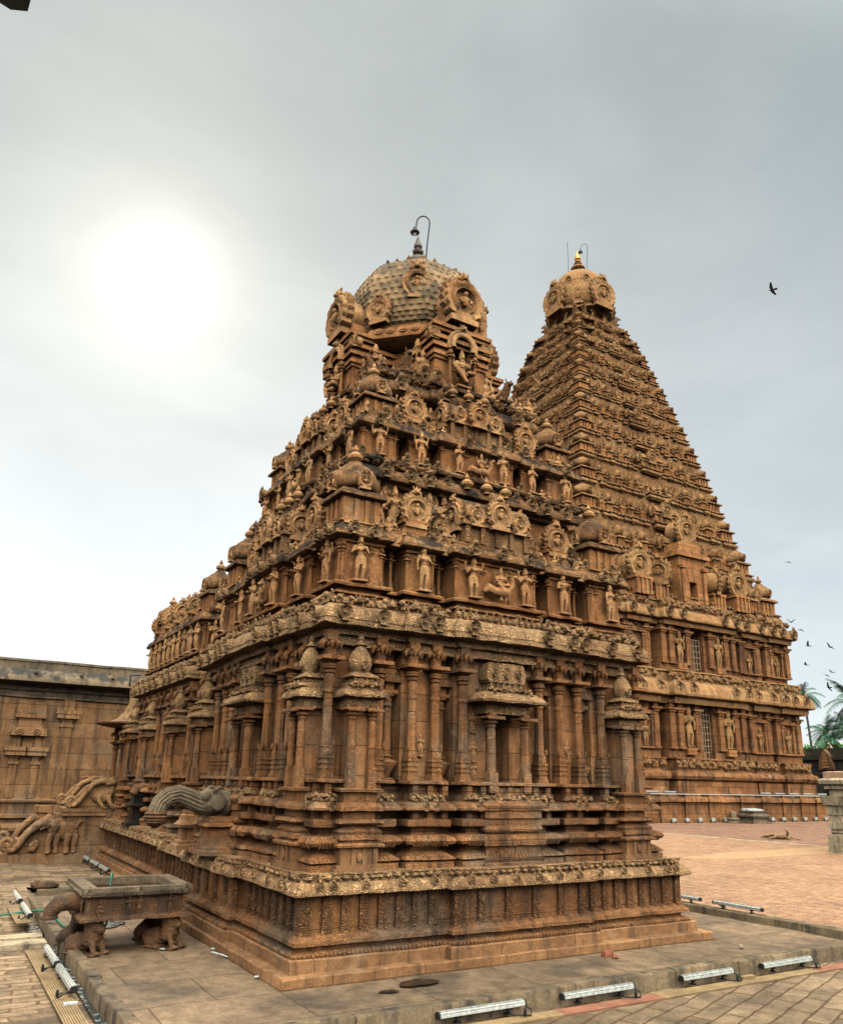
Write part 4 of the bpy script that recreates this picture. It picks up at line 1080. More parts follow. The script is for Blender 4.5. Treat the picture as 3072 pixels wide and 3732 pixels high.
for x, y, rz in ((1.85, 2.10, 200), (2.15, 1.80, -100), (4.0, 1.75, -90), (4.5, 1.95, -60)): part('couchant_bull', BULL, shrine, (x, y, 8.08), R(rz), .62)

# --- makara waterspout on the left face
def pranala():
    m = MB(); m.ell((.10, 0, 1.66), (.24, .20, .19)); m.ell((.28, 0, 1.66), (.14, .19, .18))
    for sy in (-1, 1): m.ell((-.02, sy * .15, 1.74), (.06, .06, .06)); m.tube([(.06, sy * .17, 1.80), (.14, sy * .20, 1.86), (.22, sy * .19, 1.82)], [.035, .03, .012], 6); m.ell((.14, sy * .19, 1.66), (.11, .035, .12))
    return fuse(m, 'waterspout_head', ST['grey'], .014, 1)
pth = [(.05, 1.63), (-.08, 1.65), (-.22, 1.71), (-.36, 1.755), (-.48, 1.73), (-.575, 1.65), (-.615, 1.55), (-.625, 1.49)]
sp = part('waterspout', pranala(), shrine, (0, 3.12, 0))
rr = []
for i, (x, z) in enumerate(pth):
    a = pth[min(i + 1, 7)]; b = pth[max(i - 1, 0)]; tx, tz = a[0] - b[0], a[1] - b[1]; ln = math.hypot(tx, tz); nx, nz_ = -tz / ln, tx / ln
    ring = []
    for k in range(48):
        t = 2 * math.pi * k / 48; rad = (.145 - .004 * i) * (1 + .05 * (k % 3 == 0) - .09 * (k % 3 == 1))
        ring.append((x + nx * math.cos(t) * rad * .9, math.sin(t) * rad, z + nz_ * math.cos(t) * rad * .9))
    rr.append(ring)
part('spout_tube', to_mesh(MB().loft(rr), 'spout_tube', ST['grey'], 50), sp, local=True)
cf = MB()
for k, z in enumerate((1.50, 1.46, 1.42)): cf.lathe([(.135 + .012 * (k % 2), 0), (.15 + .012 * (k % 2), .012), (.135, .035)], 24, (-.625, 0, z), .06)
cf.lathe([(.03, -.07), (.10, -.02), (.13, 0), (.13, .02)], 16, (-.625, 0, 1.40))
part('spout_collar', to_mesh(cf, 'spout_collar', ST['dark']), sp, local=True)
pd = MB(); pl = [(-.22, -.28), (.3, -.28), (.3, .28), (-.22, .28)]
moulding(pd, pl, [(-.08, 1.0), (-.08, 1.05), (-.04, 1.06), (-.04, 1.10), (.02, 1.12), (.03, 1.14), (.03, 1.33), (-.02, 1.34), (-.05, 1.36), (-.03, 1.40), (.03, 1.42), (.04, 1.46), (.04, 1.48)], .14, True, .004)
part('spout_pedestal', to_mesh(pd, 'spout_pedestal', ST['low']), shrine, (.24, 3.12, 0))
pd = MB(); pl = [(-.11, -.13), (.11, -.13), (.11, .13), (-.11, .13)]
moulding(pd, pl, [(-.05, 1.0), (-.05, 1.06), (-.02, 1.07), (-.02, 1.11), (.03, 1.12), (.03, 1.28), (-.02, 1.29), (-.03, 1.33), (.02, 1.37), (.03, 1.40), (.03, 1.45), (.06, 1.47), (.06, 1.52)], .1, True, .004)
part('spout_pedestal', to_mesh(pd, 'spout_pedestal', ST['plain']), shrine, (.02, 3.95, 0))
# black oily spout by the hall
bs = MB().tube([(.75, 9.6, 1.72), (.58, 9.6, 1.76), (.46, 9.6, 1.72), (.42, 9.6, 1.62)], [.10, .10, .095, .09], 14)
part('black_spout', to_mesh(bs, 'black_spout', ST['dark']), shrine)
pd = MB(); moulding(pd, [(.36, 9.35), (.62, 9.35), (.62, 9.75), (.36, 9.75)], [(-.08, 1.0), (-.08, 1.05), (-.03, 1.06), (.03, 1.12), (.03, 1.34), (-.04, 1.36), (-.06, 1.40), (0, 1.44), (.03, 1.47), (.03, 1.58), (-.03, 1.59), (-.03, 1.62)], .12, True, .004)
part('spout_pedestal', to_mesh(pd, 'spout_pedestal', ST['black']), shrine)

# ================================================================== the great tower behind
K = 10.3
TX, TY = 36.62, 34.24
TL = 2 * K; TO = (TX - K, TY - K)
tower = thing('temple_tower', 'tall ochre pyramid tower of many storeys with a gilded finial, behind the shrine', 'temple tower', (TX, TY, 0))
def tput(name, mesh, par, f, s_, ins, z, sc=1.0, dr=0.0): return put(name, mesh, par, f, s_, ins, z, sc, TL, TO, dr)
def shift(pts): return [(x + TO[0], y + TO[1]) for x, y in pts]
SEGT = mirror([(0, 3.4, 0), (3.4, 4.0, -.30), (4.0, 6.3, .05), (6.3, 6.8, -.30), (6.8, 0, .30)], TL)
def tring(name, ref, segs, prof, mat, sub=.6, jit=.012, par=None):
    mb = MB(); moulding(mb, shift(plan(TL, ref, segs)), prof, sub, True, jit)
    me = to_mesh(mb, name, ST[mat]); v = world_loc(par or tower)
    o = part(name, me, par or tower, (0, 0, 0)); return o
NOSEG = mirror([(0, 5.0, 0), (5.0, 0, .12)], TL)
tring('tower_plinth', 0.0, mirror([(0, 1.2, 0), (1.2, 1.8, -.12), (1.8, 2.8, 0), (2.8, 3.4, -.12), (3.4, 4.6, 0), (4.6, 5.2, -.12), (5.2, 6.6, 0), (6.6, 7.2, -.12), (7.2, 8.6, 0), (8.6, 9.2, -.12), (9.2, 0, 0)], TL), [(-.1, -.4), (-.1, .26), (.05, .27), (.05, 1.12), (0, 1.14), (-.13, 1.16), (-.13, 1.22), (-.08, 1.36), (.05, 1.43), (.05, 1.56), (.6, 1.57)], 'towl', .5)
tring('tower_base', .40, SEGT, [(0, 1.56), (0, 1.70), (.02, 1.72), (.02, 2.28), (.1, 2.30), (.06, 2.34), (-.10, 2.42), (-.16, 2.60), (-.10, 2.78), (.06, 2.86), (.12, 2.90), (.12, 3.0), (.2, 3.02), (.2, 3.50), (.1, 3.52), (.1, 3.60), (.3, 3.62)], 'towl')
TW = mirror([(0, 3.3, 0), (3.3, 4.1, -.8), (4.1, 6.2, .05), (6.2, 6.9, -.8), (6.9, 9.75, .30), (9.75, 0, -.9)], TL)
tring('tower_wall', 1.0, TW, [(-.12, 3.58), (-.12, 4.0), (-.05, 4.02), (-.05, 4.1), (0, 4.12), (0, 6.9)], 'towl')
eprof = [(.6, 0), (.35, .02), (.30, .18), (.30, .36), (.10, .40), (0, .44), (-.02, .5), (-.02, .62), (.02, .66), (.05, .9), (.2, 1.15), (.42, 1.30), (.5, 1.34), (.5, 1.42), (.62, 1.45), (.62, 1.9), (.5, 1.94), (.5, 2.02), (.9, 2.04)]
ES = mirror([(0, 3.5, 0), (3.5, 3.9, -.14), (3.9, 6.4, .06), (6.4, 6.7, -.14), (6.7, 0, .30)], TL)
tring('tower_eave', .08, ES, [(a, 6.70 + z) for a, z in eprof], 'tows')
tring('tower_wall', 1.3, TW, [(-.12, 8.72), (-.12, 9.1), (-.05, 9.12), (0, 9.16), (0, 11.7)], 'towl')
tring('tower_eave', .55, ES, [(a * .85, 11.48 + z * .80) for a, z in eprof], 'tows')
def tpil(h, w=.42):
    m = MB(); m.cbox(0, 0, 0, w * 1.3, w * 1.2, .12); m.cbox(0, 0, .12, w, w, h - .95)
    m.sq([(w * .42, h - .83), (w * .42, h - .75), (w * .62, h - .66), (w * .62, h - .58), (w * .44, h - .55)]); m.cbox(0, 0, h - .55, w * 1.95, w * 1.6, .12); m.cbox(0, 0, h - .43, w * .9, w * .9, .43); m.cbox(0, 0, h - .16, w * 1.5, w * 1.3, .16)
    return m
TP1 = to_mesh(tpil(2.8), 'tower_pilaster', ST['towl']); TP2 = to_mesh(tpil(2.55, .40), 'tower_pilaster', ST['towl'])
def niche(h):
    m = MB(); w = 1.15
    for sx in (-.5, .5):
        m.cbox(sx * w, 0, 0, .20, .22, h * .62); m.cbox(sx * w, 0, h * .62, .36, .34, .10); m.cbox(sx * w, 0, h * .62 + .10, .2, .2, .10)
    m.cbox(0, 0, h * .62 + .2, w * 1.45, .34, .12, .02); m.cbox(0, -.02, h * .62 + .32, w * 1.3, .28, .10)
    m.merge(kudu(.42, 6, 26, 1, .1, .12, True, False), (0, .02, h * .62 + .72)); m.cbox(0, 0, -.08, w * 1.4, .42, .10)
    m.box(-.38, .05, 0, .38, .12, h * .62)
    return m
TN = to_mesh(niche(2.7), 'wall_niche', ST['towl']); TN2 = to_mesh(niche(2.4), 'wall_niche', ST['towl'])
BIGST = [fuse(statue_shapes(20 + i, 'stand', 4), 'tower_statue', ST['tows'], .013, 1) for i in range(3)]
def grille(w, h, nx, ny):
    m = MB()
    for i in range(nx + 1): m.cbox(-w / 2 + w * i / nx, 0, 0, .05, .06, h)
    for j in range(ny + 1): m.cbox(0, .01, h * j / ny - .025, w, .05, .05)
    m.box(-w / 2, .35, 0, w / 2, .4, h)
    return m
GR1, GR2 = to_mesh(grille(1.0, 3.0, 4, 8), 'window_grille', MT['grille']), to_mesh(grille(.85, 2.2, 3, 6), 'window_grille', MT['grille'])
WINDARK = to_mesh(MB().box(-.6, 0, 0, .6, .05, 3.1), 'window_dark_panel', MT['opening_dark'])  # near-black panel behind the grille, shade put into its colour
for f in (0, 3):
    for lv, (ins, z, tp, tn, gr, hh) in enumerate(((1.0, 4.1, TP1, TN, GR1, 2.8), (1.3, 9.15, TP2, TN2, GR2, 2.55))):
        for c in (-9.2, -7.0, -6.0, -4.3, -3.2, -2.5, -1.05, 1.05, 2.5, 3.2, 4.3, 6.0, 7.0, 9.2):
            d = .30 if abs(c) < 3.4 else (.05 if 4.1 < abs(c) < 6.2 else 0)
            tput('tower_pilaster', tp, tower, f, K + c, ins - d - .06, z)
        for c in (-8.1, -5.15, 5.15, 8.1):
            d = .05 if abs(c) < 6 else 0
            tput('wall_niche', tn, tower, f, K + c, ins - d - .10, z + .05); tput('tower_statue', BIGST[int(abs(c)) % 3], tower, f, K + c, ins - d - .16, z + .1, 1.5 if lv == 0 else 1.25)
        for c in (-1.78, 1.78):
            tput('tower_statue', BIGST[1 if c > 0 else 0], tower, f, K + c, ins - .48, z + .12, 2.45 if lv == 0 else 2.0)
            tput('statue_block', to_mesh(MB().cbox(0, 0, 0, .75, .5, .4), 'statue_block', ST['tow']), tower, f, K + c, ins - .42, z - .3)
        g_ = tput('window_grille', gr, tower, f, K, ins - .1, 3.62 if lv == 0 else 8.7); part('window_dark_panel', WINDARK, g_, (0, .42, 0), local=True, sc=(1, 1, 1 if lv == 0 else .8))
        for c in (-3.7, 3.7, -6.55, 6.55): tput('pot_pilaster', POT, tower, f, K + c, ins + .55, z, (2.2, 2.2, 1.65))
    for a, b in ((.7, 3.4), (4.0, 6.3), (6.8, 13.8), (14.3, 16.6), (17.2, 19.9)):
        for z_, i_, h_ in ((3.02, .46, .52), (8.16, .66, .48), (12.66, .95, .40)):
            i2 = i_ - (.3 if a == 6.8 else 0)
            tput('beast_frieze', to_mesh(beasts(max(4, int((b - a) / .5)), b - a, int(a * 5 + z_), h_, 0), 'beast_frieze', ST['towk']), tower, f, a if f == 0 else b, i2, z_)
    for c in (-9.4, -8.2, -7.2, -5.9, -4.4, -3.1, -1.9, 1.9, 3.1, 4.4, 5.9, 7.2, 8.2, 9.4):
        d = .30 if abs(c) < 3.5 else .03
        tput('horseshoe_arch', KU, tower, f, K + c, .28 - d, 7.55, 3.6); tput('horseshoe_arch', KU2, tower, f, K + c, .60 - d, 12.22, 3.0)
# --- the storeys
SIL = [(13.0, 9.35), (14.6, 8.85), (16.8, 8.0), (19.7, 7.32), (22.4, 6.75), (25.6, 5.95), (28.5, 5.22), (31.9, 4.3), (35.0, 3.45), (37.0, 2.65), (38.5, 2.2)]
def ksil(z): return float(np.interp(z, [a for a, b in SIL], [b for a, b in SIL]))
ZS = [13.0, 16.05, 18.6, 20.9, 23.0, 25.0, 26.9, 28.7, 30.4, 32.05, 33.6, 35.05, 36.3, 37.4]
TKB = to_mesh(kuta_body(1.0, 1.5), 'turret', ST['tow']); TK = to_mesh(kuta_roof(1.0, 1.5, 12), 'turret_roof', ST['towk']); TKP = to_mesh(kuta_pot(1.0, 1.5), 'turret_finial', ST['tows'])
TF = to_mesh(fan(.5, 8, 44, 2, .10, .5), 'fan_gable', ST['tows'])
TFB = to_mesh(fan(.9, 12, 64, 2, .14, 1.1), 'great_gable', ST['tows'])
TSH = to_mesh(shala(1.9, .8, 1.35), 'barrel_pavilion', ST['towk'])
def panel():
    m = MB(); m.box(-.42, -.2, 0, .42, .4, .62); m.box(-.5, -.26, .60, .5, .4, .70)
    for x in (-.38, -.13, .13, .38): m.cbox(x, -.2, 0, .1, .1, .6)
    return m
TPN = to_mesh(panel(), 'panel_body', ST['tow'])
GRP = []
def group_fig():
    m = MB()
    for i, x in enumerate((-.55, 0, .55)): m.merge(statue_shapes(30 + i, 'sit' if i == 1 else 'stand', 4), (x, 0, 0), 0, 1.0 if i == 1 else .85)
    return fuse(m, 'figure_group', ST['tows'], .022, 1)
TG = group_fig()
rt = random.Random(11)
for i in range(len(ZS) - 1):
    z0, z1 = ZS[i], ZS[i + 1]; h = z1 - z0
    k0 = ksil(z0 + .15 * h); ref = K - k0 + .02
    w = (.135 * ksil(z0 + .4 * h) + .36)
    segs = [(0, 1, 0)]
    ux = [1.0]
    lk = k0 - .1
    n = 5 if i < 7 else (4 if i < 10 else 3)
    kc = k0 - .05 - w * .58; wd = kc * .94 / (2 * n)
    hs = [(0, K - kc + .52 * w, 0)]
    for q, t in enumerate(np.linspace(0, 1, 2 * n + 1)[1:-1]):
        sc_ = K - kc * (1 - t * .94); a_, b_ = sc_ - wd * .46, sc_ + wd * .46
        if a_ > hs[-1][1] + .04 and b_ < K - .6 * w:
            hs.append((hs[-1][1], a_, -.16 * w)); hs.append((a_, b_, (.0, .05, -.04)[(q + i) % 3] * w))
    hs.append((hs[-1][1], K - .75 * w, -.16 * w)); hs.append((K - .75 * w, 0, .16 * w))
    cs = mirror(hs, TL)
    prof = [(.9, z0 - .04 * h), (.14, z0 - .03 * h), (.10, z0), (.02, z0 + .015 * h), (0, z0 + .03 * h), (0, z0 + .07 * h), (.06, z0 + .11 * h), (.14, z0 + .13 * h), (.14, z0 + .16 * h), (.02, z0 + .17 * h), (.02, z0 + .20 * h), (1.2, z0 + .205 * h)]
    mb = MB(); moulding(mb, shift(plan(TL, ref, cs)), prof, .5, True, .012)
    kb = max(1.3, ksil(z1) - .15 * w); rb = K - kb + .06 * w
    moulding(mb, shift(plan(TL, rb, [(0, TL, 0)])), [(0, z0 + .1), (0, z0 + .5 * h), (-.12, z0 + .53 * h), (-.12, z0 + .58 * h), (0, z0 + .6 * h), (0, z1 + .1)], .6, True, .01)
    for f in (0, 3):                      # beads under the cornice
        for x in np.arange(-kc, kc, .34 if i < 6 else .28):
            (xx, yy, _), rz = at(f, K + x, ref + .02, 0, TL, TO); mb.merge(MB().ell((0, 0, 0), (.10, .08, h * .035), 6, 4), (xx, yy, z0 + .15 * h), rz)
    st = part('tower_storey', to_mesh(mb, 'tower_storey', ST['towk']), tower)
    zb = z0 + .20 * h; s = w / 1.0; sh = h * .60 / 1.18
    for f in (0, 3):
        fr = np.linspace(0, 1, 2 * n + 1)[1:-1]
        for sg in (-1, 1):
            for q, t in enumerate(fr):
                c = sg * kc * (1 - t * .94); ins = K - kc - .08 * w; wd = kc * .94 / (2 * n) * .9
                if (q + i) % 3 == 0:
                    tput('panel_body', TPN, st, f, K + c, ins - .10 * w, zb, (wd * .92, s * .7, sh * .80))
                    tput('fan_gable', TF, st, f, K + c + rt.uniform(-.03, .03), ins - .20 * w, zb + sh * .80, (wd * .80, s * .6, sh * .58))
                else:
                    k_ = wd * (1.0 if (q + i) % 3 == 1 else .78); dq = .0 if (q + i) % 3 == 1 else .14
                    t_ = tput('turret', TKB, st, f, K + c, ins + dq * w, zb, (k_, s * .72, sh * (.84 - dq)))
                    tput('turret_roof', TK, st, f, K + c, ins + dq * w, zb, (k_, s * .72, sh * (.84 - dq)))
        if i % 2 == 0 and i > 0 or i == 1:
            tput('barrel_pavilion', TSH, st, f, K, K - kc - .25 * w, zb, (s * .95, s, sh * .86)); tput('fan_gable', TF, st, f, K, K - kc - .72 * w, zb + sh * .8, (s * .8, s * .8, sh * .8))
            for sg in (-1, 1): tput('fan_gable', TF, st, f, K + sg * .8 * s, K - kc - .55 * w, zb + sh * .66, (s * .55, s * .55, sh * .55))
        elif i > 0:
            tput('figure_group', TG, st, f, K, K - kc - .35 * w, zb, (s * .85, s, sh * 1.05))
            for sg in (-1, 1): tput('fan_gable', TF, st, f, K + sg * 1.05 * s, K - kc - .4 * w, zb + sh * .6, (s * .5, s * .5, sh * .6))
    for cx_, cy_ in ((-1, -1), (1, -1), (-1, 1)):
        part('turret', TKB, st, (TX + cx_ * kc, TY + cy_ * kc, zb), 0, (s * 1.0, s * 1.0, sh)); part('turret_roof', TK, st, (TX + cx_ * kc, TY + cy_ * kc, zb), 0, (s * 1.0, s * 1.0, sh)); part('turret_finial', TKP, st, (TX + cx_ * kc, TY + cy_ * kc, zb), 0, (s * .8, s * .8, sh))
# big gables and doorway on the lowest storeys
for f in (0, 3):
    for c in (-4.6, 4.6): tput('great_gable', TFB, tower, f, K + c, K - 9.25, 15.15); tput('panel_body', TPN, tower, f, K + c, K - 9.2, 13.2, (1.5, 1.6, 1.6))
    for c in (-2.7, 2.7): tput('great_gable', TFB, tower, f, K + c, K - 9.0, 15.0, .85, R(60 if c > 0 else -60)); tput('panel_body', TPN, tower, f, K + c, K - 8.9, 13.2, (1.3, 1.3, 1.5))
    tput('great_gable', TFB, tower, f, K, K - 9.1, 18.15, .95)
    mb = MB(); mb.box(-1.25, -.5, 13.1, -.35, 1.5, 16.2); mb.box(.35, -.5, 13.1, 1.25, 1.5, 16.2); mb.box(-.35, -.5, 14.6, .35, 1.5, 16.2); mb.box(-1.5, -.7, 16.2, 1.5, 1.5, 16.45); mb.box(-1.4, -.62, 16.45, 1.4, 1.5, 16.6); mb.box(-1.0, -.4, 16.6, 1.0, 1.2, 17.2)
    for x in (-1.0, 1.0): mb.cbox(x, -.55, 13.2, .25, .2, 2.4); mb.cbox(x, -.58, 15.4, .5, .36, .2)
    (x, y, _), rz = at(f, K, K - 8.9, 0, TL, TO); part('upper_doorway', to_mesh(mb, 'upper_doorway', ST['tow']), tower, (x, y, 0), rz)
    tput('door_dark_panel', to_mesh(MB().box(-.36, 0, 13.1, .36, .05, 14.62), 'door_dark_panel', MT['opening_dark']), tower, f, K, K - 8.3, 0)  # near-black panel painted as the dark of the doorway
# --- neck and dome of the tower
mb = MB(); mb.sq([(1.9, 36.6), (2.35, 37.2), (2.35, 37.42), (2.1, 37.46)], (TX, TY, 0)); mb.lathe([(2.0, 37.3), (2.0, 38.5)], 8, (TX, TY, 0), 0, R(22.5))
mb.lathe([(1.9, 38.2), (2.45, 38.4), (2.66, 38.48), (2.66, 38.6), (2.5, 38.8), (2.3, 38.85)], 8, (TX, TY, 0), 0, R(22.5))
part('tower_neck', to_mesh(mb, 'tower_neck', ST['towk']), tower)
d2 = scaled_dome([(2.3, 38.8), (2.52, 39.05), (2.6, 39.6), (2.56, 40.4), (2.38, 41.2), (2.05, 41.95), (1.6, 42.5), (1.1, 42.9), (.65, 43.12), (.4, 43.25)], 192, 60, 14, 40, .45, .05)
part('tower_dome', to_mesh(d2, 'tower_dome', ST['tows']), tower, (TX, TY, 0))
for k in range(4):
    a = R(-90 * k); x, y = TX + 2.75 * math.sin(a), TY - 2.75 * math.cos(a)
    part('great_gable', TFB, tower, (x, y, 39.75), a, (1.32, 1.0, 1.25))
    b = a + R(45); part('fan_gable', TF, tower, (TX + 2.45 * math.sin(b), TY - 2.45 * math.cos(b), 39.4), b, 1.05)
    for e in (-.3, .3): part('dome_medallion', KU, tower, (TX + 2.3 * math.sin(b + e), TY - 2.3 * math.cos(b + e), 41.1), b + e, 3.0)
    part('couchant_bull', BULL, tower, (TX + 2.35 * math.sin(b - .12), TY - 2.35 * math.cos(b - .12), 37.5), b - R(90), 1.5); part('couchant_bull', BULL, tower, (TX + 2.35 * math.sin(b + .18), TY - 2.35 * math.cos(b + .18), 37.5), b - R(90), 1.4)
    for t in (-.6, .6): part('tower_statue', BIGST[k % 3], tower, (TX + 2.1 * math.sin(a) + t * math.cos(a), TY - 2.1 * math.cos(a) + t * math.sin(a), 37.5), a, 1.15)
part('finial', to_mesh(finial(1, 18), 'finial', ST['fig']), tower, (TX, TY, 43.2), 0, (1.2, 1.2, 1.02))
part('finial_tip', to_mesh(MB().lathe([(.10, 0), (.28, .10), (.22, .4), (.02, .85)], 14), 'finial_tip', MT['gold']), tower, (TX, TY, 44.5))

# lamps and rods on the two summits
def hook(pts, r, lampz, lampscale):
    me = to_mesh(MB().tube(pts, r, 7), 'lamp_stem', MT['iron']); return me
def gooseneck(loc, s, side, label, rr_):
    t = thing('hooked_lamp', label, 'lamp', loc, 'hooked lamps over the finials')
    pts = [(0, 0, 0), (.02 * s, 0, .5 * s), (.05 * s, 0, .85 * s)] + [(.05 * s - .09 * s * (1 - math.cos(R(a))), 0, .85 * s + .12 * s * math.sin(R(a))) for a in range(30, 181, 30)] + [(-.135 * s, 0, .78 * s)]
    part('lamp_stem', to_mesh(MB().tube(pts, rr_, 7), 'lamp_stem', MT['iron']), t, local=True)
    part('lamp_head', to_mesh(MB().lathe([(.02, .12), (.035, .10), (.04, .05), (.09, .0), (.085, -.01)], 12, (0, 0, 0)), 'lamp_head', MT['iron']), t, (-.15 * s, 0, .70 * s), 0, s * .75, True)
    part('bulb', to_mesh(MB().ell((0, 0, 0), (.03, .03, .045), 8, 6), 'bulb', MT['lens']), t, (-.15 * s, 0, .68 * s), 0, s * .75, True)
    return t
gooseneck((C + .12, C - .08, 11.12), 1.40, 1, 'dark hooked lamp curving over the pot finial of the near shrine', .014).rotation_euler = (0, 0, R(-30))
gooseneck((TX + .55, TY - .45, 43.1), 3.1, 1, 'thin hooked lamp rising beside the gilded finial of the tall tower', .022).rotation_euler = (0, 0, R(-38))
t = thing('lightning_rod', 'thin straight lightning rod standing on the dome of the tall tower', 'rod', (TX - .62, TY + .5, 42.9), None, to_mesh(MB().tube([(0, 0, 0), (.0, 0, 3.2)], .02, 6).lathe([(.05, 3.2), (.03, 3.3), (.005, 3.5)], 8), 'lightning_rod', MT['iron']))

# ================================================================== ground
def zg(x, y):
    if -1.52 < x < 8.08 and -1.14 < y < 8.0: return -.30
    base = -.13
    a = min(1, max(0, (y - 4.5) / 4.0)); left = base + (.10 - base) * a * a * (3 - 2 * a)
    b = min(1, max(0, (x - 6.5) / 5.0)); c = min(1, max(0, (y + 3.2) / 4.5)); right = base + (.03 - base) * max(b * (.25 + .75 * c), 0) if y < 0 else .04
    if x < -1.5: return left
    if y < -1.1: return right
    return .04 if x > 8 else .05
def ground(name, x0, x1, y0, y1, mat, n=(40, 40), jit=0.0, seed=0):
    xs = np.linspace(x0, x1, n[0]); ys = np.linspace(y0, y1, n[1]); v = []; f = []
    rs = np.random.RandomState(seed)
    for y in ys:
        for x in xs: v.append((x, y, zg(x, y) + rs.uniform(-jit, jit)))
    for j in range(n[1] - 1):
        for i in range(n[0] - 1):
            a = j * n[0] + i; f.append((a, a + 1, a + n[0] + 1, a + n[0]))
    return structure(name, to_mesh(MB().add(v, f), name, mat))
ground('left_pavement', -30, -1.52, -30, 30, PV['left'], (60, 160), .004)
ground('near_pavement', -1.52, 30, -30, -1.15, PV['near'], (120, 110), .005)
ground('courtyard', 8.09, 700, -1.15, 500, PV['court'], (60, 60))
ground('hall_yard', -1.52, 8.09, 8.0, 30, PV['left'], (12, 30))
m = MB().box(-700, -400, -2.0, 900, 600, -.45); structure('ground', to_mesh(m, 'ground', PV['court']))
# floor round the shrine: worn slabs, each a hair out of level
rs = np.random.RandomState(2); xs = np.linspace(-1.47, 7.99, 90); ys = np.linspace(-1.12, 8.05, 90)
v = []; f = []
for y in ys:
    for x in xs: v.append((x, y, -.004 - .012 * max(0, math.sin(x * 2.1 + 1) * math.sin(y * 2.7)) + .004 * math.sin(x * 5 + y * 3)))
for j in range(89):
    for i in range(89):
        a = j * 90 + i; f.append((a, a + 1, a + 91, a + 90))
structure('shrine_floor', to_mesh(MB().add(v, f), 'shrine_floor', PV['pit']))
def blob(cx, cy, rx, ry, z, seed, n=26):
    r = random.Random(seed); ph = [r.uniform(0, 6) for _ in range(4)]
    ring = []; 
    for i in range(n):
        a = 2 * math.pi * i / n; k = 1 + .14 * math.sin(2 * a + ph[0]) + .10 * math.sin(3 * a + ph[1]) + .06 * math.sin(5 * a + ph[2]); ring.append((cx + rx * k * math.cos(a), cy + ry * k * math.sin(a), z))
    return MB().add(ring + [(cx, cy, z + .002)], [(i, (i + 1) % n, n) for i in range(n)])
def wet(name, mb_): return structure(name, to_mesh(mb_, name, MT['wet']))
mb = blob(1.37, -.31, .20, .14, .010, 3); wet('puddle', mb)
wet('puddle', blob(.93, -.49, .11, .055, .010, 5))
wet('damp_patch', blob(-.95, 4.35, .32, .30, .009, 8)); wet('damp_patch', blob(-1.15, 3.75, .16, .12, .010, 9))
structure('drain_water', to_mesh(MB().add([(-1.70, -4, -.10), (-1.575, -4, -.10), (-1.575, 3.75, -.10), (-1.62, 3.75, -.10)], [(0, 1, 2, 3)]), 'drain_water', MT['water']))
structure('wet_mud', to_mesh(blob(-1.65, 4.9, .12, .5, -.08, 4), 'wet_mud', MT['wet']))
# kerbs: dressed blocks laid end to end
def kerb(name, p0, p1, w, z0, z1, n, seed):
    r = random.Random(seed); a = Vector((*p0, 0)); b = Vector((*p1, 0)); e = (b - a); Ln = e.length; e /= Ln; nr = Vector((e.y, -e.x, 0)); m = MB()
    cuts = [0] + sorted(Ln * (i + r.uniform(-.18, .18)) / n for i in range(1, n)) + [Ln]
    for c0, c1 in zip(cuts, cuts[1:]):
        dz = r.uniform(-.008, .008); dw = r.uniform(-.008, .008); k = max(2, int((c1 - c0) / .14)); rings = []
        for i in range(k + 1):
            t = c0 + .003 + (c1 - c0 - .006) * i / k; p = a + e * t; q = []
            for u, z in ((0, z0), (-.003, z1 - .018), (.006, z1 - .004), (.014, z1), (w - .014, z1), (w - .006, z1 - .004), (w + .003, z1 - .018), (w, z0)):
                v_ = p + nr * (u + dw); q.append((v_.x, v_.y, z + (dz if z > z0 else 0)))
            rings.append(q)
        s_ = MB().loft(rings); s_.jitter(.0018, 17); m.merge(s_)
    return structure(name, to_mesh(m, name, ST['kerb']))
kerb('kerb', (-1.46, -1.12), (9.2, -1.06), .13, -.35, .045, 13, 3)
kerb('kerb', (-1.45, 8.05), (-1.45, -1.25), .0, -.35, .05, 10, 5) if False else kerb('kerb', (-1.455, 7.95), (-1.455, -4.0), .125, -.35, .055, 14, 5)
kerb('kerb', (7.99, -1.1), (7.99, 8.0), .20, -.35, .10, 10, 6)
kerb('kerb', (-1.58, 8.02), (-.35, 8.02), .20, -.35, .10, 2, 7) if False else kerb('kerb', (-1.38, 7.82), (.3, 7.82), -.0 + .22, -.35, .09, 2, 7)
m = MB(); m.ell((0, 0, .04), (.22, .09, .07), 10, 7).ell((-.15, .02, .06), (.09, .08, .07), 8, 6); m.jitter(.008, 17)
thing('rubble_stone', 'dark broken stone lying on the cross kerb behind the carved tank', 'stone', (-1.24, 7.8, .085), None, to_mesh(m, 'rubble_stone', ST['dark']))
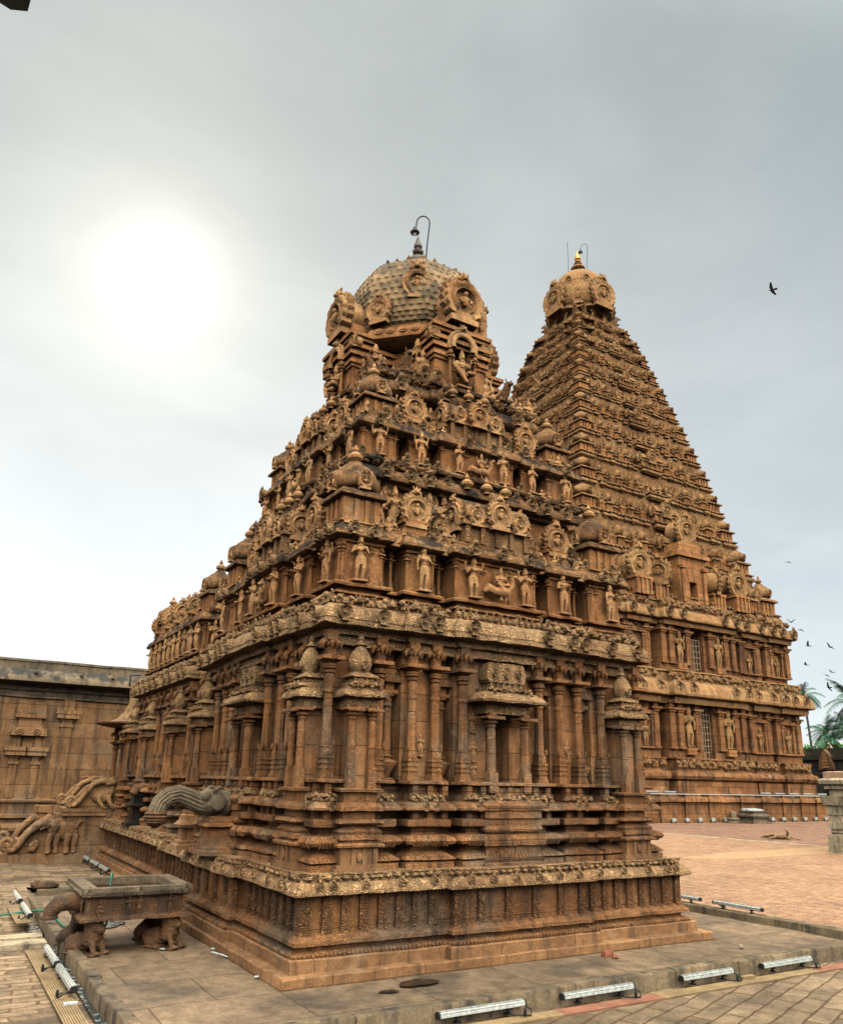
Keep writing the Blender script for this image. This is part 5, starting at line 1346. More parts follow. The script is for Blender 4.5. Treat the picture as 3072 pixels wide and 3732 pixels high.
# flat boards that carry the floodlights
def board(name, x0, y0, x1, y1, z, along, n, mat, seed):
    r = random.Random(seed); out = []
    for i in range(n):
        a, b = i / n, (i + 1) / n; m = MB(); g_ = .004
        if along == 'x':
            xa, xb = x0 + (x1 - x0) * a + g_, x0 + (x1 - x0) * b - g_; nb = 4
            for j in range(nb): m.box(xa, y0 + (y1 - y0) * j / nb + .002, z, xb, y0 + (y1 - y0) * (j + 1) / nb - .002, z + .016 + r.uniform(-.002, .002))
        else:
            ya, yb = y0 + (y1 - y0) * a + g_, y0 + (y1 - y0) * b - g_; nb = 9
            for j in range(nb): m.box(x0 + (x1 - x0) * j / nb + .003, ya, z, x0 + (x1 - x0) * (j + 1) / nb - .003, yb, z + .016 + r.uniform(-.002, .002))
        out.append((m, i))
    return out
def woodmat(name, c):
    mt, g, b = new_mat(name); geo = NN(g.nt, 'ShaderNodeNewGeometry'); P = geo.outputs['Position']
    n = g.noise(P, 3.0, 5, .65); n2 = g.noise(P, 30, 3, .6)
    col = g.mix(g.ramp(n, .35, .65), c, tuple(q * .6 for q in c)); col = g.mix(g.ramp(n2, .4, .7, 0, .35), col, (.16, .10, .06))
    g.put(b.inputs['Base Color'], col); b.inputs['Roughness'].default_value = .8; return mt
MT['tan'] = woodmat('tan_cable_cover', (.42, .255, .12)); MT['rose'] = woodmat('faded_red_cable_cover', (.42, .15, .085))
lab_t = ['first', 'second', 'third', 'fourth', 'fifth', 'sixth']
for m, i in board('cable_cover', -.4, -1.52, 9.0, -1.34, -.128, 'x', 7, None, 2):
    rose = i in (2, 5, 6)
    nm = ['tan cable cover board at the bottom edge under the nearest floodlight', 'tan cable cover board between the first two floodlights along the front kerb', 'faded red cable cover board under the second floodlight of the front kerb', 'tan cable cover board under the third front kerb floodlight', 'tan cable cover board under the fourth front kerb floodlight by the drain hole', 'faded red cable cover board just right of the last front kerb floodlight', 'faded red cable cover board at the right picture edge'][i]
    thing('cable_cover', nm, 'cable cover', (0, 0, 0), 'cable cover boards along the kerbs', to_mesh(m, 'cable_cover', MT['rose' if rose else 'tan']))
for y0, y1, n, pre in ((4.95, 9.3, 3, 'a'), (-1.5, 3.55, 4, 'b')):
    for m, i in board('cable_cover', -1.91, y0, -1.715, y1, -.115 + (.10 if pre == 'a' else 0), 'y', n, None, 4):
        nm = {'a': ['ribbed tan board just beyond the left drain slab', 'ribbed tan board under the middle floodlight of the far left row', 'ribbed tan board farthest up the left kerb'], 'b': ['ribbed board with a faded red patch at the bottom left edge', 'ribbed tan board beside the near end of the left water channel', 'ribbed tan board under the nearest left floodlight', 'ribbed tan board just before the left drain slab']}[pre][i]
        thing('cable_cover', nm, 'cable cover', (0, 0, 0), 'cable cover boards along the kerbs', to_mesh(m, 'cable_cover', MT['rose' if (pre == 'b' and i == 0) else 'tan']))
# LED bar floodlights
def led_meshes():
    b = MB(); ring = [(-.036, 0), (-.032, .024), (-.021, .043), (.014, .047), (.032, .036), (.036, .0), (.016, -.010), (-.016, -.010)]
    b.loft([[(x, y, z) for y, z in ring] for x in (-.48, -.16, .16, .48)])
    for y, z in ((-.030, .029), (-.014, .045), (.004, .047)): b.box(-.478, y - .003, z, .478, y + .003, z + .006)
    e = MB()
    e.loft([[(0 if k == 0 else .02, y * 1.06, z * 1.05 - .001) for y, z in ring] for k in (0, 1)])
    br = MB()
    for sx in (0,): br.box(sx - .03, -.03, -.06, sx + .03, .03, -.05); br.box(sx - .012, -.012, -.06, sx + .012, .012, -.01); br.box(sx - .03, -.04, -.02, sx + .03, .02, -.012)
    c = MB().tube([(.47, -.04, .0), (.50, -.10, -.02), (.46, -.14, -.055), (.36, -.12, -.05), (.30, -.06, -.05)], .008, 6).lathe([(.010, 0), (.016, .01), (.014, .06), (.008, .07)], 8, (.40, -.13, -.06))
    return to_mesh(b, 'light_bar', MT['alu']), to_mesh(e, 'end_cap', MT['rubber']), to_mesh(br, 'bracket', MT['rubber']), to_mesh(c, 'power_cable', MT['rubber'])
LB, LE, LK, LC = led_meshes()
LN = to_mesh(MB().box(-.46, .02, -.004, .46, .043, .03), 'lens_strip', MT['lens'])
def led(label, x, y, z, rz, length=1.0, group='LED bar floodlights round the shrine', tilt=0.0):
    t = thing('bar_floodlight', label, 'floodlight', (x, y, z), group); t.rotation_euler = (tilt, 0, rz); t.scale = (length, 1, 1)
    for n_, me, x_, r_ in (('light_bar', LB, 0, 0), ('end_cap', LE, .48, 0), ('end_cap', LE, -.48, R(180)), ('mounting_bracket', LK, -.28, 0), ('mounting_bracket', LK, .3, 0), ('power_cable', LC, 0, 0)): part(n_, me, t, (x_, 0, 0), r_, local=True)
for i, (x0, x1) in enumerate(((.98, 1.98), (2.43, 3.42), (4.13, 5.0), (5.5, 6.48))):
    led(['silver bar floodlight nearest the bottom edge, along the front kerb', 'silver bar floodlight along the front kerb, second from the bottom edge', 'silver bar floodlight along the front kerb just left of the dark drain hole', 'silver bar floodlight farthest right along the front kerb'][i], (x0 + x1) / 2, -1.285, -.045, R(.4), x1 - x0)
for i, (y0, y1) in enumerate(((1.03, 2.18), (2.25, 3.29), (5.2, 6.39), (6.68, 7.8), (8.06, 9.11))):
    zz_ = (-.045, -.045, .03, .035, .04)[i]
    led(['silver bar floodlight nearest the camera on the left boards', 'silver bar floodlight just before the left drain slab', 'silver bar floodlight just beyond the left drain slab', 'silver bar floodlight in the middle of the far left row', 'silver bar floodlight at the far end of the left boards'][i], -1.715, (y0 + y1) / 2, zz_, R(-90), (y1 - y0) * .96)
for i, y_ in enumerate((1.02, 2.2, 3.4)):
    if i < 2: led(['grey bar floodlight lying on the far right kerb', 'grey bar floodlight on the far right kerb, half hidden by the plinth'][i], 8.10, y_, .165, R(90), .92)
for i, (y0, y1) in enumerate(((11.4, 12.5), (10.3, 11.35), (9.3, 10.2))):
    led(['grey bar floodlight beside the stair, farthest along the hall plinth', 'grey bar floodlight in the middle beside the hall plinth', 'grey bar floodlight beside the hall plinth, just behind the tank'][i], .05, (y0 + y1) / 2, .16, R(-90), .98)
lx = [31.2, 32.62, 34.04, 35.52, 36.86, 38.26, 39.67, 41.04, 42.43, 43.85, 45.3, 46.8]
for i, x in enumerate(lx):
    t = thing('bar_floodlight', 'pale bar floodlight in the straight row on the plinth ledge of the tall tower', 'floodlight', (x, TY - K + .28, 1.66), 'bar floodlights on the tower plinth ledge'); t.rotation_euler = (R(20), 0, 0)
    part('light_bar', LB, t, local=True); part('lens_strip', LN, t, (0, -.08, .02), local=True, sc=(1, 2, 1.6))
structure('white_ledge_strip', to_mesh(MB().box(TX - K - .05, TY - K + .06, 1.565, TX + K + .05, TY - K + .12, 1.60), 'white_ledge_strip', MT['paper']))
SPOT = (to_mesh(MB().box(-.16, -.08, .10, .16, .08, .26, .02), 'lamp_housing', MT['alu']), to_mesh(MB().box(-.18, -.03, 0, -.165, .03, .2).box(.165, -.03, 0, .18, .03, .2).box(-.18, -.04, 0, .18, .04, .012), 'lamp_bracket', MT['rubber']), to_mesh(MB().box(-.14, -.06, .262, .14, .06, .268), 'lens', MT['lens']))
for i in range(14):
    x = 32.05 + 1.07 * i
    if 37.2 < x < 38.9: continue
    t = thing('ground_spotlight', 'small ground spotlight in the evenly spaced row at the foot of the tall tower', 'spotlight', (x, TY - K - .35, .04), 'ground spotlights at the foot of the tower')
    for n_, me in zip(('lamp_housing', 'lamp_bracket', 'lens'), SPOT): part(n_, me, t, local=True)
# drain slab on the left
d = thing('drain_slab', 'wet white stone drain slab with a dark slot, crossing the left pavement', 'drain', (-1.9, 4.2, -.10))
m = MB().box(-.5, -.42, -.06, .26, -.10, .03).box(-.5, .06, -.06, .26, .34, .03).box(-.5, -.10, -.06, -.24, .06, .03)
part('slab', to_mesh(m, 'slab', ST['pale']), d, local=True); part('slot', to_mesh(MB().box(-.24, -.10, -.06, .27, .06, -.045), 'slot', MT['opening_dark']), d, local=True)
# small litter
for x, y, s_, lb in ((-.02, .61, .05, 'small white scrap of litter at the foot of the lowest plinth step'), (-.02, 2.15, .04, 'small white pebble by the plinth step near the tank'), (-.56, 2.38, .05, 'white scrap of litter beside the lion foot of the tank')):
    m = MB().ell((0, 0, .012), (s_ * .6, s_ * .4, .012), 7, 5); m.jitter(.004, 60); thing('litter_scrap', lb, 'litter', (x, y, .0), None, to_mesh(m, 'litter_scrap', MT['paper']))
thing('white_stick', 'thin pale stick lying on the floor by the plinth step', 'stick', (-.05, 1.8, .012), None, to_mesh(MB().tube([(-.04, .16, 0), (.01, 0, .004), (.05, -.16, 0)], .007, 6), 'white_stick', MT['paper']))
m = MB().box(-.075, -.04, 0, .06, .04, .065, .004); m.jitter(.006, 30)
thing('brick_piece', 'broken red brick lying on the shrine floor before the plinth', 'brick', (4.11, -.2, .0), None, to_mesh(m, 'brick_piece', MT['redbrick']))
m = MB().ell((0, 0, .015), (.05, .035, .022), 7, 5); m.jitter(.005, 40)
thing('brick_crumb', 'smaller red brick crumb next to the broken red brick', 'brick', (4.12, -.32, 0), None, to_mesh(m, 'brick_crumb', MT['redbrick']))
thing('pebble', 'round pale pebble in a hollow of the shrine floor at right', 'pebble', (6.06, -.6, .0), None, to_mesh(MB().ell((0, 0, .025), (.035, .03, .028), 9, 7), 'pebble', ST['pale']))
thing('pale_block', 'small pale wooden block on the boards by the drain hole', 'block', (5.15, -1.36, -.11), None, to_mesh(MB().box(-.11, -.03, 0, .11, .03, .03), 'pale_block', MT['tan']))
thing('pale_block', 'small pale block lying on the ribbed board at lower left', 'block', (-1.77, .82, -.10), None, to_mesh(MB().box(-.06, -.02, 0, .06, .02, .02), 'pale_block', MT['paper']))

# ================================================================== carved stone tank on lions
tank = thing('stone_tank', 'dark carved stone tank standing on four lion legs left of the shrine', 'tank', (-.91, 2.9, 0))
tx0, tx1, ty0, ty1 = -1.53, -.28, 2.32, 3.52
m = MB(); moulding(m, rect(tx0, ty0, tx1, ty1), [(.08, .36), (.0, .365), (.0, .395), (.02, .41), (.07, .42), (.08, .43), (.08, .60), (.05, .605), (.03, .62), (.03, .636), (.14, .637), (.14, .42)], .12, True, .003)
part('basin', to_mesh(m, 'basin', ST['dark']), tank)
m = MB()
out = [(.05, .63), (-.01, .64), (-.015, .675), (.0, .69), (.0, .715), (.02, .72)]
ringp = []
def rim():
    mm = MB(); W = .13
    for a in (rect(tx0, ty0, tx1, ty0 + W), rect(tx0, ty1 - W, tx1, ty1), rect(tx0, ty0 + W, tx0 + .17, ty1 - W), rect(tx1 - .17, ty0 + W, tx1, ty1 - W)):
        (xa, ya), (xb, yb) = a[0], a[2]; mm.box(xa, ya, .635, xb, yb, .72)
    return mm
rim_ = MB().merge(rim())
for s_ in np.arange(tx0 + .02, tx1, .028): rim_.ell((s_, ty0 - .012, .672), (.010, .022, .022), 6, 5)
for s_ in np.arange(ty0 + .02, ty1, .028): rim_.ell((tx0 - .012, s_, .672), (.022, .010, .022), 6, 5)
for x in (tx0 + .06, -.9, tx1 - .08): rim_.merge(kudu(.045, 4, 18, 0, .1, .02, True, False), (x, ty0 - .02, .67))
part('rim', to_mesh(rim_, 'rim', ST['grey']), tank)
for i, x in enumerate((-1.32, -1.0, -.88, -.52)):
    put('relief_figure', fuse(statue_shapes(40 + i, 'sit' if i == 0 else 'stand', 2), 'relief_figure', ST['dark'], .012, 1), tank, 0, x, ty0 + .03, .415, .22)
for y in (2.6, 3.2): put('relief_figure', fuse(statue_shapes(44, 'stand', 2), 'relief_figure', ST['dark'], .012, 1), tank, 3, y, tx0 + .05, .415, .20)
def lionleg():
    q = MB(); q.ell((0, .16, .12), (.10, .17, .11)); q.ell((0, .28, .10), (.11, .10, .10)); q.tube([(0, .02, .10), (0, .0, .2), (0, .0, .30), (0, .02, .38)], [.11, .105, .10, .11], 14)
    for z in (.16, .19, .215): q.lathe([(.10, -.012), (.118, 0), (.10, .012)], 14, (0, -.005, z))
    q.ell((0, -.05, .29), (.09, .09, .075)); q.ell((0, -.12, .265), (.055, .05, .045))
    for sx in (-1, 1):
        q.ell((sx * .045, -.10, .315), (.022, .022, .02), 6, 5); q.ell((sx * .09, -.03, .33), (.025, .025, .035), 6, 5)
        q.limb((sx * .065, -.05, .17), (sx * .07, -.11, .035), .042, .03); q.ell((sx * .07, -.155, .025), (.035, .06, .025), 8, 5); q.ell((sx * .10, .20, .07), (.05, .10, .07)); q.ell((sx * .11, .10, .03), (.03, .07, .03), 7, 5)
    q.box(-.14, -.16, -.01, .14, .32, .012)
    return fuse(q, 'lion_leg', ST['dark'], .012, 1)
LEG = lionleg()
for x, y, rz in ((-1.34, 2.50, 35), (-.46, 2.50, 35), (-1.36, 3.36, 145), (-.46, 3.36, 145)): part('lion_leg', LEG, tank, (x, y, .005), R(rz), (1, 1, .97))
m = MB(); pts = [(-1.45, 2.75, .52), (-1.6, 2.75, .545), (-1.72, 2.75, .52), (-1.79, 2.75, .44), (-1.80, 2.75, .38)]
m.tube(pts, [.10, .10, .095, .085, .075], 14); m.lathe([(.08, 0), (.10, .01), (.10, .03), (.08, .04)], 14, (-1.80, 2.75, .36))
part('tank_spout', to_mesh(m, 'tank_spout', ST['dark']), tank)
hp = [(-3.2, 6.2, -.06), (-2.6, 6.0, -.05), (-2.05, 5.93, -.03), (-1.85, 5.84, .0), (-1.72, 5.7, .03), (-1.58, 5.42, .075), (-1.5, 5.2, .085), (-1.43, 5.1, .06), (-1.40, 4.85, .02), (-1.38, 4.4, .012), (-1.25, 4.0, .012), (-1.05, 3.7, .012), (-.98, 3.57, .2), (-.99, 3.555, .55), (-1.0, 3.52, .72), (-1.02, 3.46, .755), (-1.035, 3.40, .73), (-1.04, 3.38, .64), (-1.04, 3.37, .62)]
cv = []
for i in range(len(hp) - 1):
    for t in (0, .33, .66):
        p0, p1, p2, p3 = [Vector(hp[min(max(i + k, 0), len(hp) - 1)]) for k in (-1, 0, 1, 2)]
        cv.append(.5 * ((2 * p1) + (p2 - p0) * t + (2 * p0 - 5 * p1 + 4 * p2 - p3) * t * t + (3 * p1 - p0 - 3 * p2 + p3) * t ** 3))
cv.append(Vector(hp[-1]))
thing('garden_hose', 'green garden hose trailing from the left pavement over the kerb into the stone tank', 'hose', (0, 0, 0), None, to_mesh(MB().tube(cv, .014, 8), 'garden_hose', MT['hose']))

# ================================================================== hall at the left, stair with sculpted sides
HYW = 16.0
hall = thing('pillared_hall', 'long plain stone hall with a stained blue-black cornice at the left edge', 'hall', (-3.0, HYW, 0))
m = MB().box(-14, HYW + .12, .1, 3.0, HYW + 8, 4.2); part('wall', to_mesh(m, 'wall', ST['hall']), hall)
m = MB(); moulding(m, rect(-14, HYW, 3.0, HYW + 8), [(0, .1), (0, .5), (-.12, .52), (-.14, .60), (-.10, .68), (.02, .74), (.02, .80), (-.08, .84), (-.08, .92), (.03, .95), (.03, 1.22), (-.05, 1.24), (-.05, 1.30), (.06, 1.33), (.12, 1.34)], .5, True, .003); part('base_moulding', to_mesh(m, 'base_moulding', ST['hall']), hall)
for x in (-8.0, -6.9, -5.6, -4.5, -3.4, -2.2): part('base_block', to_mesh(MB().box(x - .06, HYW - .02, .95, x + .06, HYW + .1, 1.22), 'base_block', ST['hall']), hall)
m = MB(); moulding(m, rect(-14, HYW, 3.0, HYW + 8), [(.12, 3.95), (.04, 3.97), (.04, 4.02), (.08, 4.04), (.08, 4.14), (.0, 4.16), (-.02, 4.24), (.05, 4.26), (.05, 4.32), (-.42, 4.34), (-.45, 4.36), (-.45, 4.43), (-.40, 4.5), (-.28, 4.66), (-.22, 4.70), (-.10, 4.71), (-.10, 4.90), (-.13, 4.92), (-.13, 4.98), (.3, 5.0)], .6, True, .006); part('cornice', to_mesh(m, 'cornice', ST['hallk']), hall)
def hpil(x, w, h0, h1):
    q = MB(); q.box(x - w / 2, HYW + .03, h0, x + w / 2, HYW + .2, h1 - .75)
    for e, a, b in ((.04, .75, .68), (.0, .68, .58), (.03, .58, .52), (.16, .52, .40), (.19, .40, .30), (.0, .30, 0)): q.box(x - w / 2 - e, HYW + .03 - e * .7, h1 - a, x + w / 2 + e, HYW + .2, h1 - b)
    return q
for x in (-9.6, -7.0, -4.4, -2.15 - .35, -.22): part('pilaster', to_mesh(hpil(x, .26, 1.34, 3.97), 'pilaster', ST['hall']), hall)
for cx_ in (-5.7, -1.16):
    q = hpil(cx_ - .24, .17, 1.34, 2.95).merge(hpil(cx_ + .28, .17, 1.34, 2.95)); q.box(cx_ - .42, HYW - .12, 2.95, cx_ + .46, HYW + .2, 3.15, .02); q.box(cx_ - .3, HYW - .02, 3.15, cx_ + .34, HYW + .2, 3.24)
    q.box(cx_ - .26, HYW, 3.24, cx_ + .30, HYW + .2, 3.42); q.box(cx_ - .36, HYW - .06, 3.42, cx_ + .40, HYW + .2, 3.52); q.box(cx_ - .33, HYW, 3.52, cx_ + .37, HYW + .2, 3.85); q.box(cx_ - .08, HYW - .03, 3.54, cx_ + .12, HYW + .1, 3.74)
    for t in (-.2, .22): q.merge(kudu(.10, 4, 18, 0, .1, .03, False, False), (cx_ + t, HYW - .13, 3.05))
    part('wall_niche', to_mesh(q, 'wall_niche', ST['hall']), hall)
for x in (-1.2, -.05, .78): part('rain_spout', to_mesh(MB().tube([(x, HYW + .1, 4.60), (x - .01, HYW - .55, 4.62)], .05, 10), 'rain_spout', ST['grey']), hall)
part('drain_pipe', to_mesh(MB().tube([(1.25, HYW - .35, 4.35), (1.2, HYW - .5, 4.5), (1.22, HYW - .48, 4.72), (1.5, HYW - .4, 4.76)], .025, 8), 'drain_pipe', MT['iron']), hall)

stair = thing('sculpted_stair', 'stone stair with elephant and mythical beast balustrades between shrine and hall', 'stair', (-.4, 13.3, .1))
m = MB(); m.box(-1.75, 12.2, .02, .34, 14.6, .235); m.box(-1.72, 12.23, .235, .34, 14.6, .262); part('stair_base', to_mesh(m, 'stair_base', ST['hall']), stair)
m = MB()
for i in range(6): m.box(-1.5 + .2 * i, 12.42, .2, 1.6, 14.2, .36 + .14 * i)
m.box(-.42, 12.3, .26, 1.6, 14.5, 1.20); part('stair_steps', to_mesh(m, 'stair_steps', ST['hall']), stair)
m = MB(); m.box(-.52, 12.24, 1.06, .40, 12.75, 1.12); m.box(-.47, 12.26, 1.12, .40, 12.7, 1.15); m.box(-.52, 12.24, 1.15, .40, 12.75, 1.22); m.box(-.9, 14.05, 1.06, .4, 14.5, 1.22); part('landing_moulding', to_mesh(m, 'landing_moulding', ST['hall']), stair)
def spiral(cx_, cz, r0, turns, start):
    pts = []
    for i in range(int(turns * 14) + 1):
        a = start - 2 * math.pi * i / 14; r = r0 * (1 - .78 * i / (turns * 14)); pts.append((cx_ + r * math.cos(a), 0, cz + r * math.sin(a)))
    return pts
def bal_elephant():
    q = MB(); q.prism([(-1.55, .26), (.0, .26), (.0, 1.02), (-.55, 1.0), (-.85, .95), (-1.1, .78), (-1.3, .55)], .06, .24)
    q.ell((-.38, .05, .74), (.27, .13, .22)); q.ell((-.66, .02, .80), (.14, .12, .20)); q.ell((-.80, .0, .93), (.15, .12, .17)); q.ell((-.80, 0, 1.02), (.10, .10, .09))
    q.tube([(-.88, -.02, .93), (-1.02, -.03, .86), (-1.16, -.03, .74), (-1.27, -.03, .60), (-1.33, -.03, .45), (-1.42, -.03, .345), (-1.54, -.03, .335)], [.11, .10, .085, .08, .075, .07, .065], 12)
    q.tube(spiral(-1.56, .475, .14, 1.4, R(-90)), .055, 8); q.ell((-.66, -.10, .88), (.09, .035, .13)); q.tube([(-.86, -.08, .82), (-.95, -.10, .76)], [.03, .012], 7)
    for x, w in ((-.72, .0), (-.56, .05), (-.34, .0), (-.18, .05)): q.tube([(x, -.04 + w, .66), (x - .03, -.06 + w, .45), (x - .01, -.06 + w, .28)], [.085, .065, .062], 10); q.ell((x - .02, -.075 + w, .28), (.07, .06, .03), 8, 5)
    q.tube([(-.13, .03, .86), (-.08, -.01, .96), (-.15, -.03, .93), (-.2, -.05, .80)], [.03, .025, .022, .025], 8)
    for x in np.arange(-.62, -.2, .06): q.tube([(x, -.10, .93), (x - .02, -.115, .80)], .012, 5)
    for i in range(8): q.ell((-.56 - .03 * i, -.12, .88 - .045 * i), (.018, .018, .018), 6, 5)
    for i in range(6): q.ell((-1.08 + .05 * (i % 3), -.0, .36 + .07 * (i // 2)), (.06, .05, .07), 7, 5)
    return fuse(q, 'elephant_balustrade', ST['hall'], .014, 1)
EB = bal_elephant(); part('elephant_balustrade', EB, stair, (0, 12.28, 0)); part('elephant_balustrade', EB, stair, (.06, 14.2, .02))
def bal_yali():
    q = MB(); q.prism([(-.45, 1.2), (.6, 1.2), (.6, 1.75), (.1, 1.82), (-.1, 1.7), (-.3, 1.45)], .08, .24)
    q.ell((.30, .06, 1.52), (.27, .11, .19)); q.ell((.46, .04, 1.62), (.14, .11, .17)); q.ell((.50, .0, 1.82), (.13, .10, .09)); q.ell((.40, -.02, 1.78), (.10, .09, .06))
    q.tube([(.42, -.02, 1.82), (.22, -.03, 1.83), (.05, -.03, 1.76), (-.04, -.03, 1.62), (-.14, -.03, 1.48), (-.22, -.03, 1.36), (-.33, -.03, 1.25)], [.06, .065, .07, .065, .06, .055, .05], 10)
    q.tube(spiral(-.36, 1.375, .13, 1.5, R(-90)), .042, 8)
    for x, w in ((.20, 0), (.42, -.02)): q.tube([(x, -.02, 1.5), (x + .04, -.06, 1.36), (x + .12, -.08, 1.25)], [.07, .05, .045], 9); q.ell((x + .15, -.09, 1.235), (.06, .04, .03), 7, 5)
    for i in range(5): q.ell((.42 - .09 * i, 0, 1.90 + .015 * (i % 2)), (.07, .03, .03), 7, 5)
    q.tube([(.45, -.06, 1.9), (.6, -.06, 1.97)], [.03, .012], 6)
    return fuse(q, 'beast_balustrade', ST['hall'], .013, 1)
YB = bal_yali(); part('beast_balustrade', YB, stair, (0, 12.32, 0)); part('beast_balustrade', YB, stair, (.03, 14.15, 0))
# ribbed canopy over the porch
cn = thing('ribbed_canopy', 'small ribbed stone canopy with flared eave between hall and shrine', 'canopy', (.9, 12.6, 3.1))
rr = []
for j in range(9):
    t = j / 8; ring = []
    r = .92 - .62 * math.sin(t * math.pi / 2) ** .8; z = 3.22 + .62 * (1 - math.cos(t * math.pi / 2)) + .05 * t
    for i in range(64):
        a = 2 * math.pi * i / 64; k = 1 + .035 * (1 if i % 2 else -1); ring.append((1.05 + r * k * math.cos(a), 12.75 + r * k * math.sin(a), z))
    rr.append(ring)
part('canopy_roof', to_mesh(MB().loft(rr), 'canopy_roof', ST['eave'], 60), cn); part('canopy_eave', to_mesh(MB().lathe([(.8, 3.12), (1.02, 3.17), (1.03, 3.20), (.85, 3.22)], 40, (1.05, 12.75, 0)), 'canopy_eave', ST['dark']), cn)
for x, y in ((.62, 12.3), (1.4, 12.3), (.62, 13.2)): part('canopy_pillar', COLM[0], cn, (x, y, 1.2), 0, (1, 1, 1.12))
m = MB().box(.95, 12.1, .2, 5.2, 15.2, 3.6); part('porch_wall', to_mesh(m, 'porch_wall', ST['hall']), cn)

# ================================================================== things in the courtyard and beyond
pv = thing('stone_pavilion', 'pale stone pillar and beam of an open pavilion at the right edge', 'pavilion', (22.4, 8.0, .03))
def stonepillar():
    q = MB(); q.cbox(0, 0, 0, .46, .46, .55); q.lathe([(.20, .55), (.18, .60), (.22, .64), (.18, .68), (.20, .74)], 8, (0, 0, 0), 0, R(22.5)); q.cbox(0, 0, .74, .38, .38, .2); q.lathe([(.18, .94), (.18, 1.18)], 8, (0, 0, 0), 0, R(22.5)); q.cbox(0, 0, 1.18, .37, .37, .30); q.cbox(0, 0, 1.48, .5, .5, .28, -.06)
    q.jitter(.006, 9); return to_mesh(q, 'pillar', ST['pale'])
SPM = stonepillar()
for x, y in ((22.25, 8.05), (25.2, 8.05), (22.25, 5.2), (25.2, 5.2)): part('pillar', SPM, pv, (x, y, .03))
m = MB(); moulding(m, rect(22.05, 4.9, 25.5, 8.3), [(.15, 1.78), (.15, 2.0), (.05, 2.02), (.05, 2.12), (-.05, 2.18), (-.08, 2.30), (.0, 2.36), (.1, 2.38)], .4, True, .006); part('beam', to_mesh(m, 'beam', ST['pale']), pv)
m = MB(); moulding(m, rect(22.1, 5.0, 25.4, 8.25), [(0, 2.37), (0, 2.56), (.1, 2.58)], .5, True, .004); part('parapet', to_mesh(m, 'parapet', MT['plaster']), pv)
structure('white_line', to_mesh(MB().add([(23.6, 22.0, .046), (23.95, 22.0, .046), (24.75, 7.5, .046), (24.4, 7.5, .046)], [(0, 1, 2, 3)]).add([(TX - K - 3, TY - K - .75, .046), (TX + K + 9, TY - K - .75, .046), (TX + K + 9, TY - K - .6, .046), (TX - K - 3, TY - K - .6, .046)], [(0, 1, 2, 3)]), 'white_line', ST['pale']))
coir = simple('coir_matting', (.43, .24, .12), .95, 0, .2, 6)
thing('coir_mat', 'long brown coir walking mat stretched over the courtyard bricks', 'mat', (0, 0, 0), None, to_mesh(MB().add([(15.2, 8.35, .05), (17.1, 7.72, .052), (21.5, 8.12, .05), (26.5, 8.5, .05), (26.5, 10.1, .05), (17.7, 9.2, .05)], [(0, 1, 2, 3, 4, 5)]).add([(15.2, 8.33, .035), (17.1, 7.7, .035), (21.5, 8.1, .035), (26.5, 8.48, .035), (26.5, 8.5, .05), (21.5, 8.12, .05), (17.1, 7.72, .052), (15.2, 8.35, .05)], [(0, 1, 6, 7), (1, 2, 5, 6), (2, 3, 4, 5)]), 'coir_mat', coir))
purp = paving('mauve_brick_paving', (.36, .19, .125), (.30, .155, .105), (.62, .52, .46), .5, .22, 0.3, .02, damp=.1, tone=.15)
structure('mauve_paving', to_mesh(MB().add([(24.2, TY - K - .7, .043), (24.9, 9.0, .043), (60, 9.0, .043), (60, TY - K - .7, .043)], [(0, 1, 2, 3)]), 'mauve_paving', purp))
# dog asleep on its side
def dog():
    q = MB(); q.ell((0, 0, .12), (.30, .13, .12)); q.ell((-.26, .0, .13), (.17, .13, .13)); q.ell((.24, 0, .12), (.17, .12, .11)); q.tube([(-.36, 0, .13), (-.50, -.02, .12)], [.09, .075], 9)
    q.ell((-.56, -.03, .11), (.09, .075, .075)); q.tube([(-.60, -.04, .10), (-.72, -.06, .07)], [.05, .03], 8); q.ell((-.53, .05, .15), (.04, .02, .06), 7, 5); q.ell((-.52, -.10, .13), (.04, .02, .05), 7, 5)
    q.limb((-.22, -.08, .17), (-.32, -.22, .20), .05, .032); q.limb((-.32, -.22, .20), (-.40, -.30, .16), .030, .022); q.limb((-.2, -.1, .08), (-.34, -.3, .06), .05, .03); q.limb((-.34, -.3, .06), (-.46, -.36, .04), .028, .022)
    q.limb((.28, -.06, .18), (.30, -.18, .34), .065, .035); q.limb((.30, -.18, .34), (.22, -.26, .38), .030, .020); q.limb((.30, -.08, .08), (.36, -.30, .07), .065, .035); q.limb((.36, -.30, .07), (.50, -.38, .04), .030, .022)
    q.tube([(.40, .02, .10), (.55, .05, .05), (.72, .02, .03), (.82, -.05, .03)], [.035, .028, .022, .012], 7)
    return fuse(q, 'dog', MT['fur'], .016, 2)
thing('dog', 'tan dog asleep on its side on the courtyard bricks', 'dog', (26.05, 12.85, .045), None, dog(), R(-63))
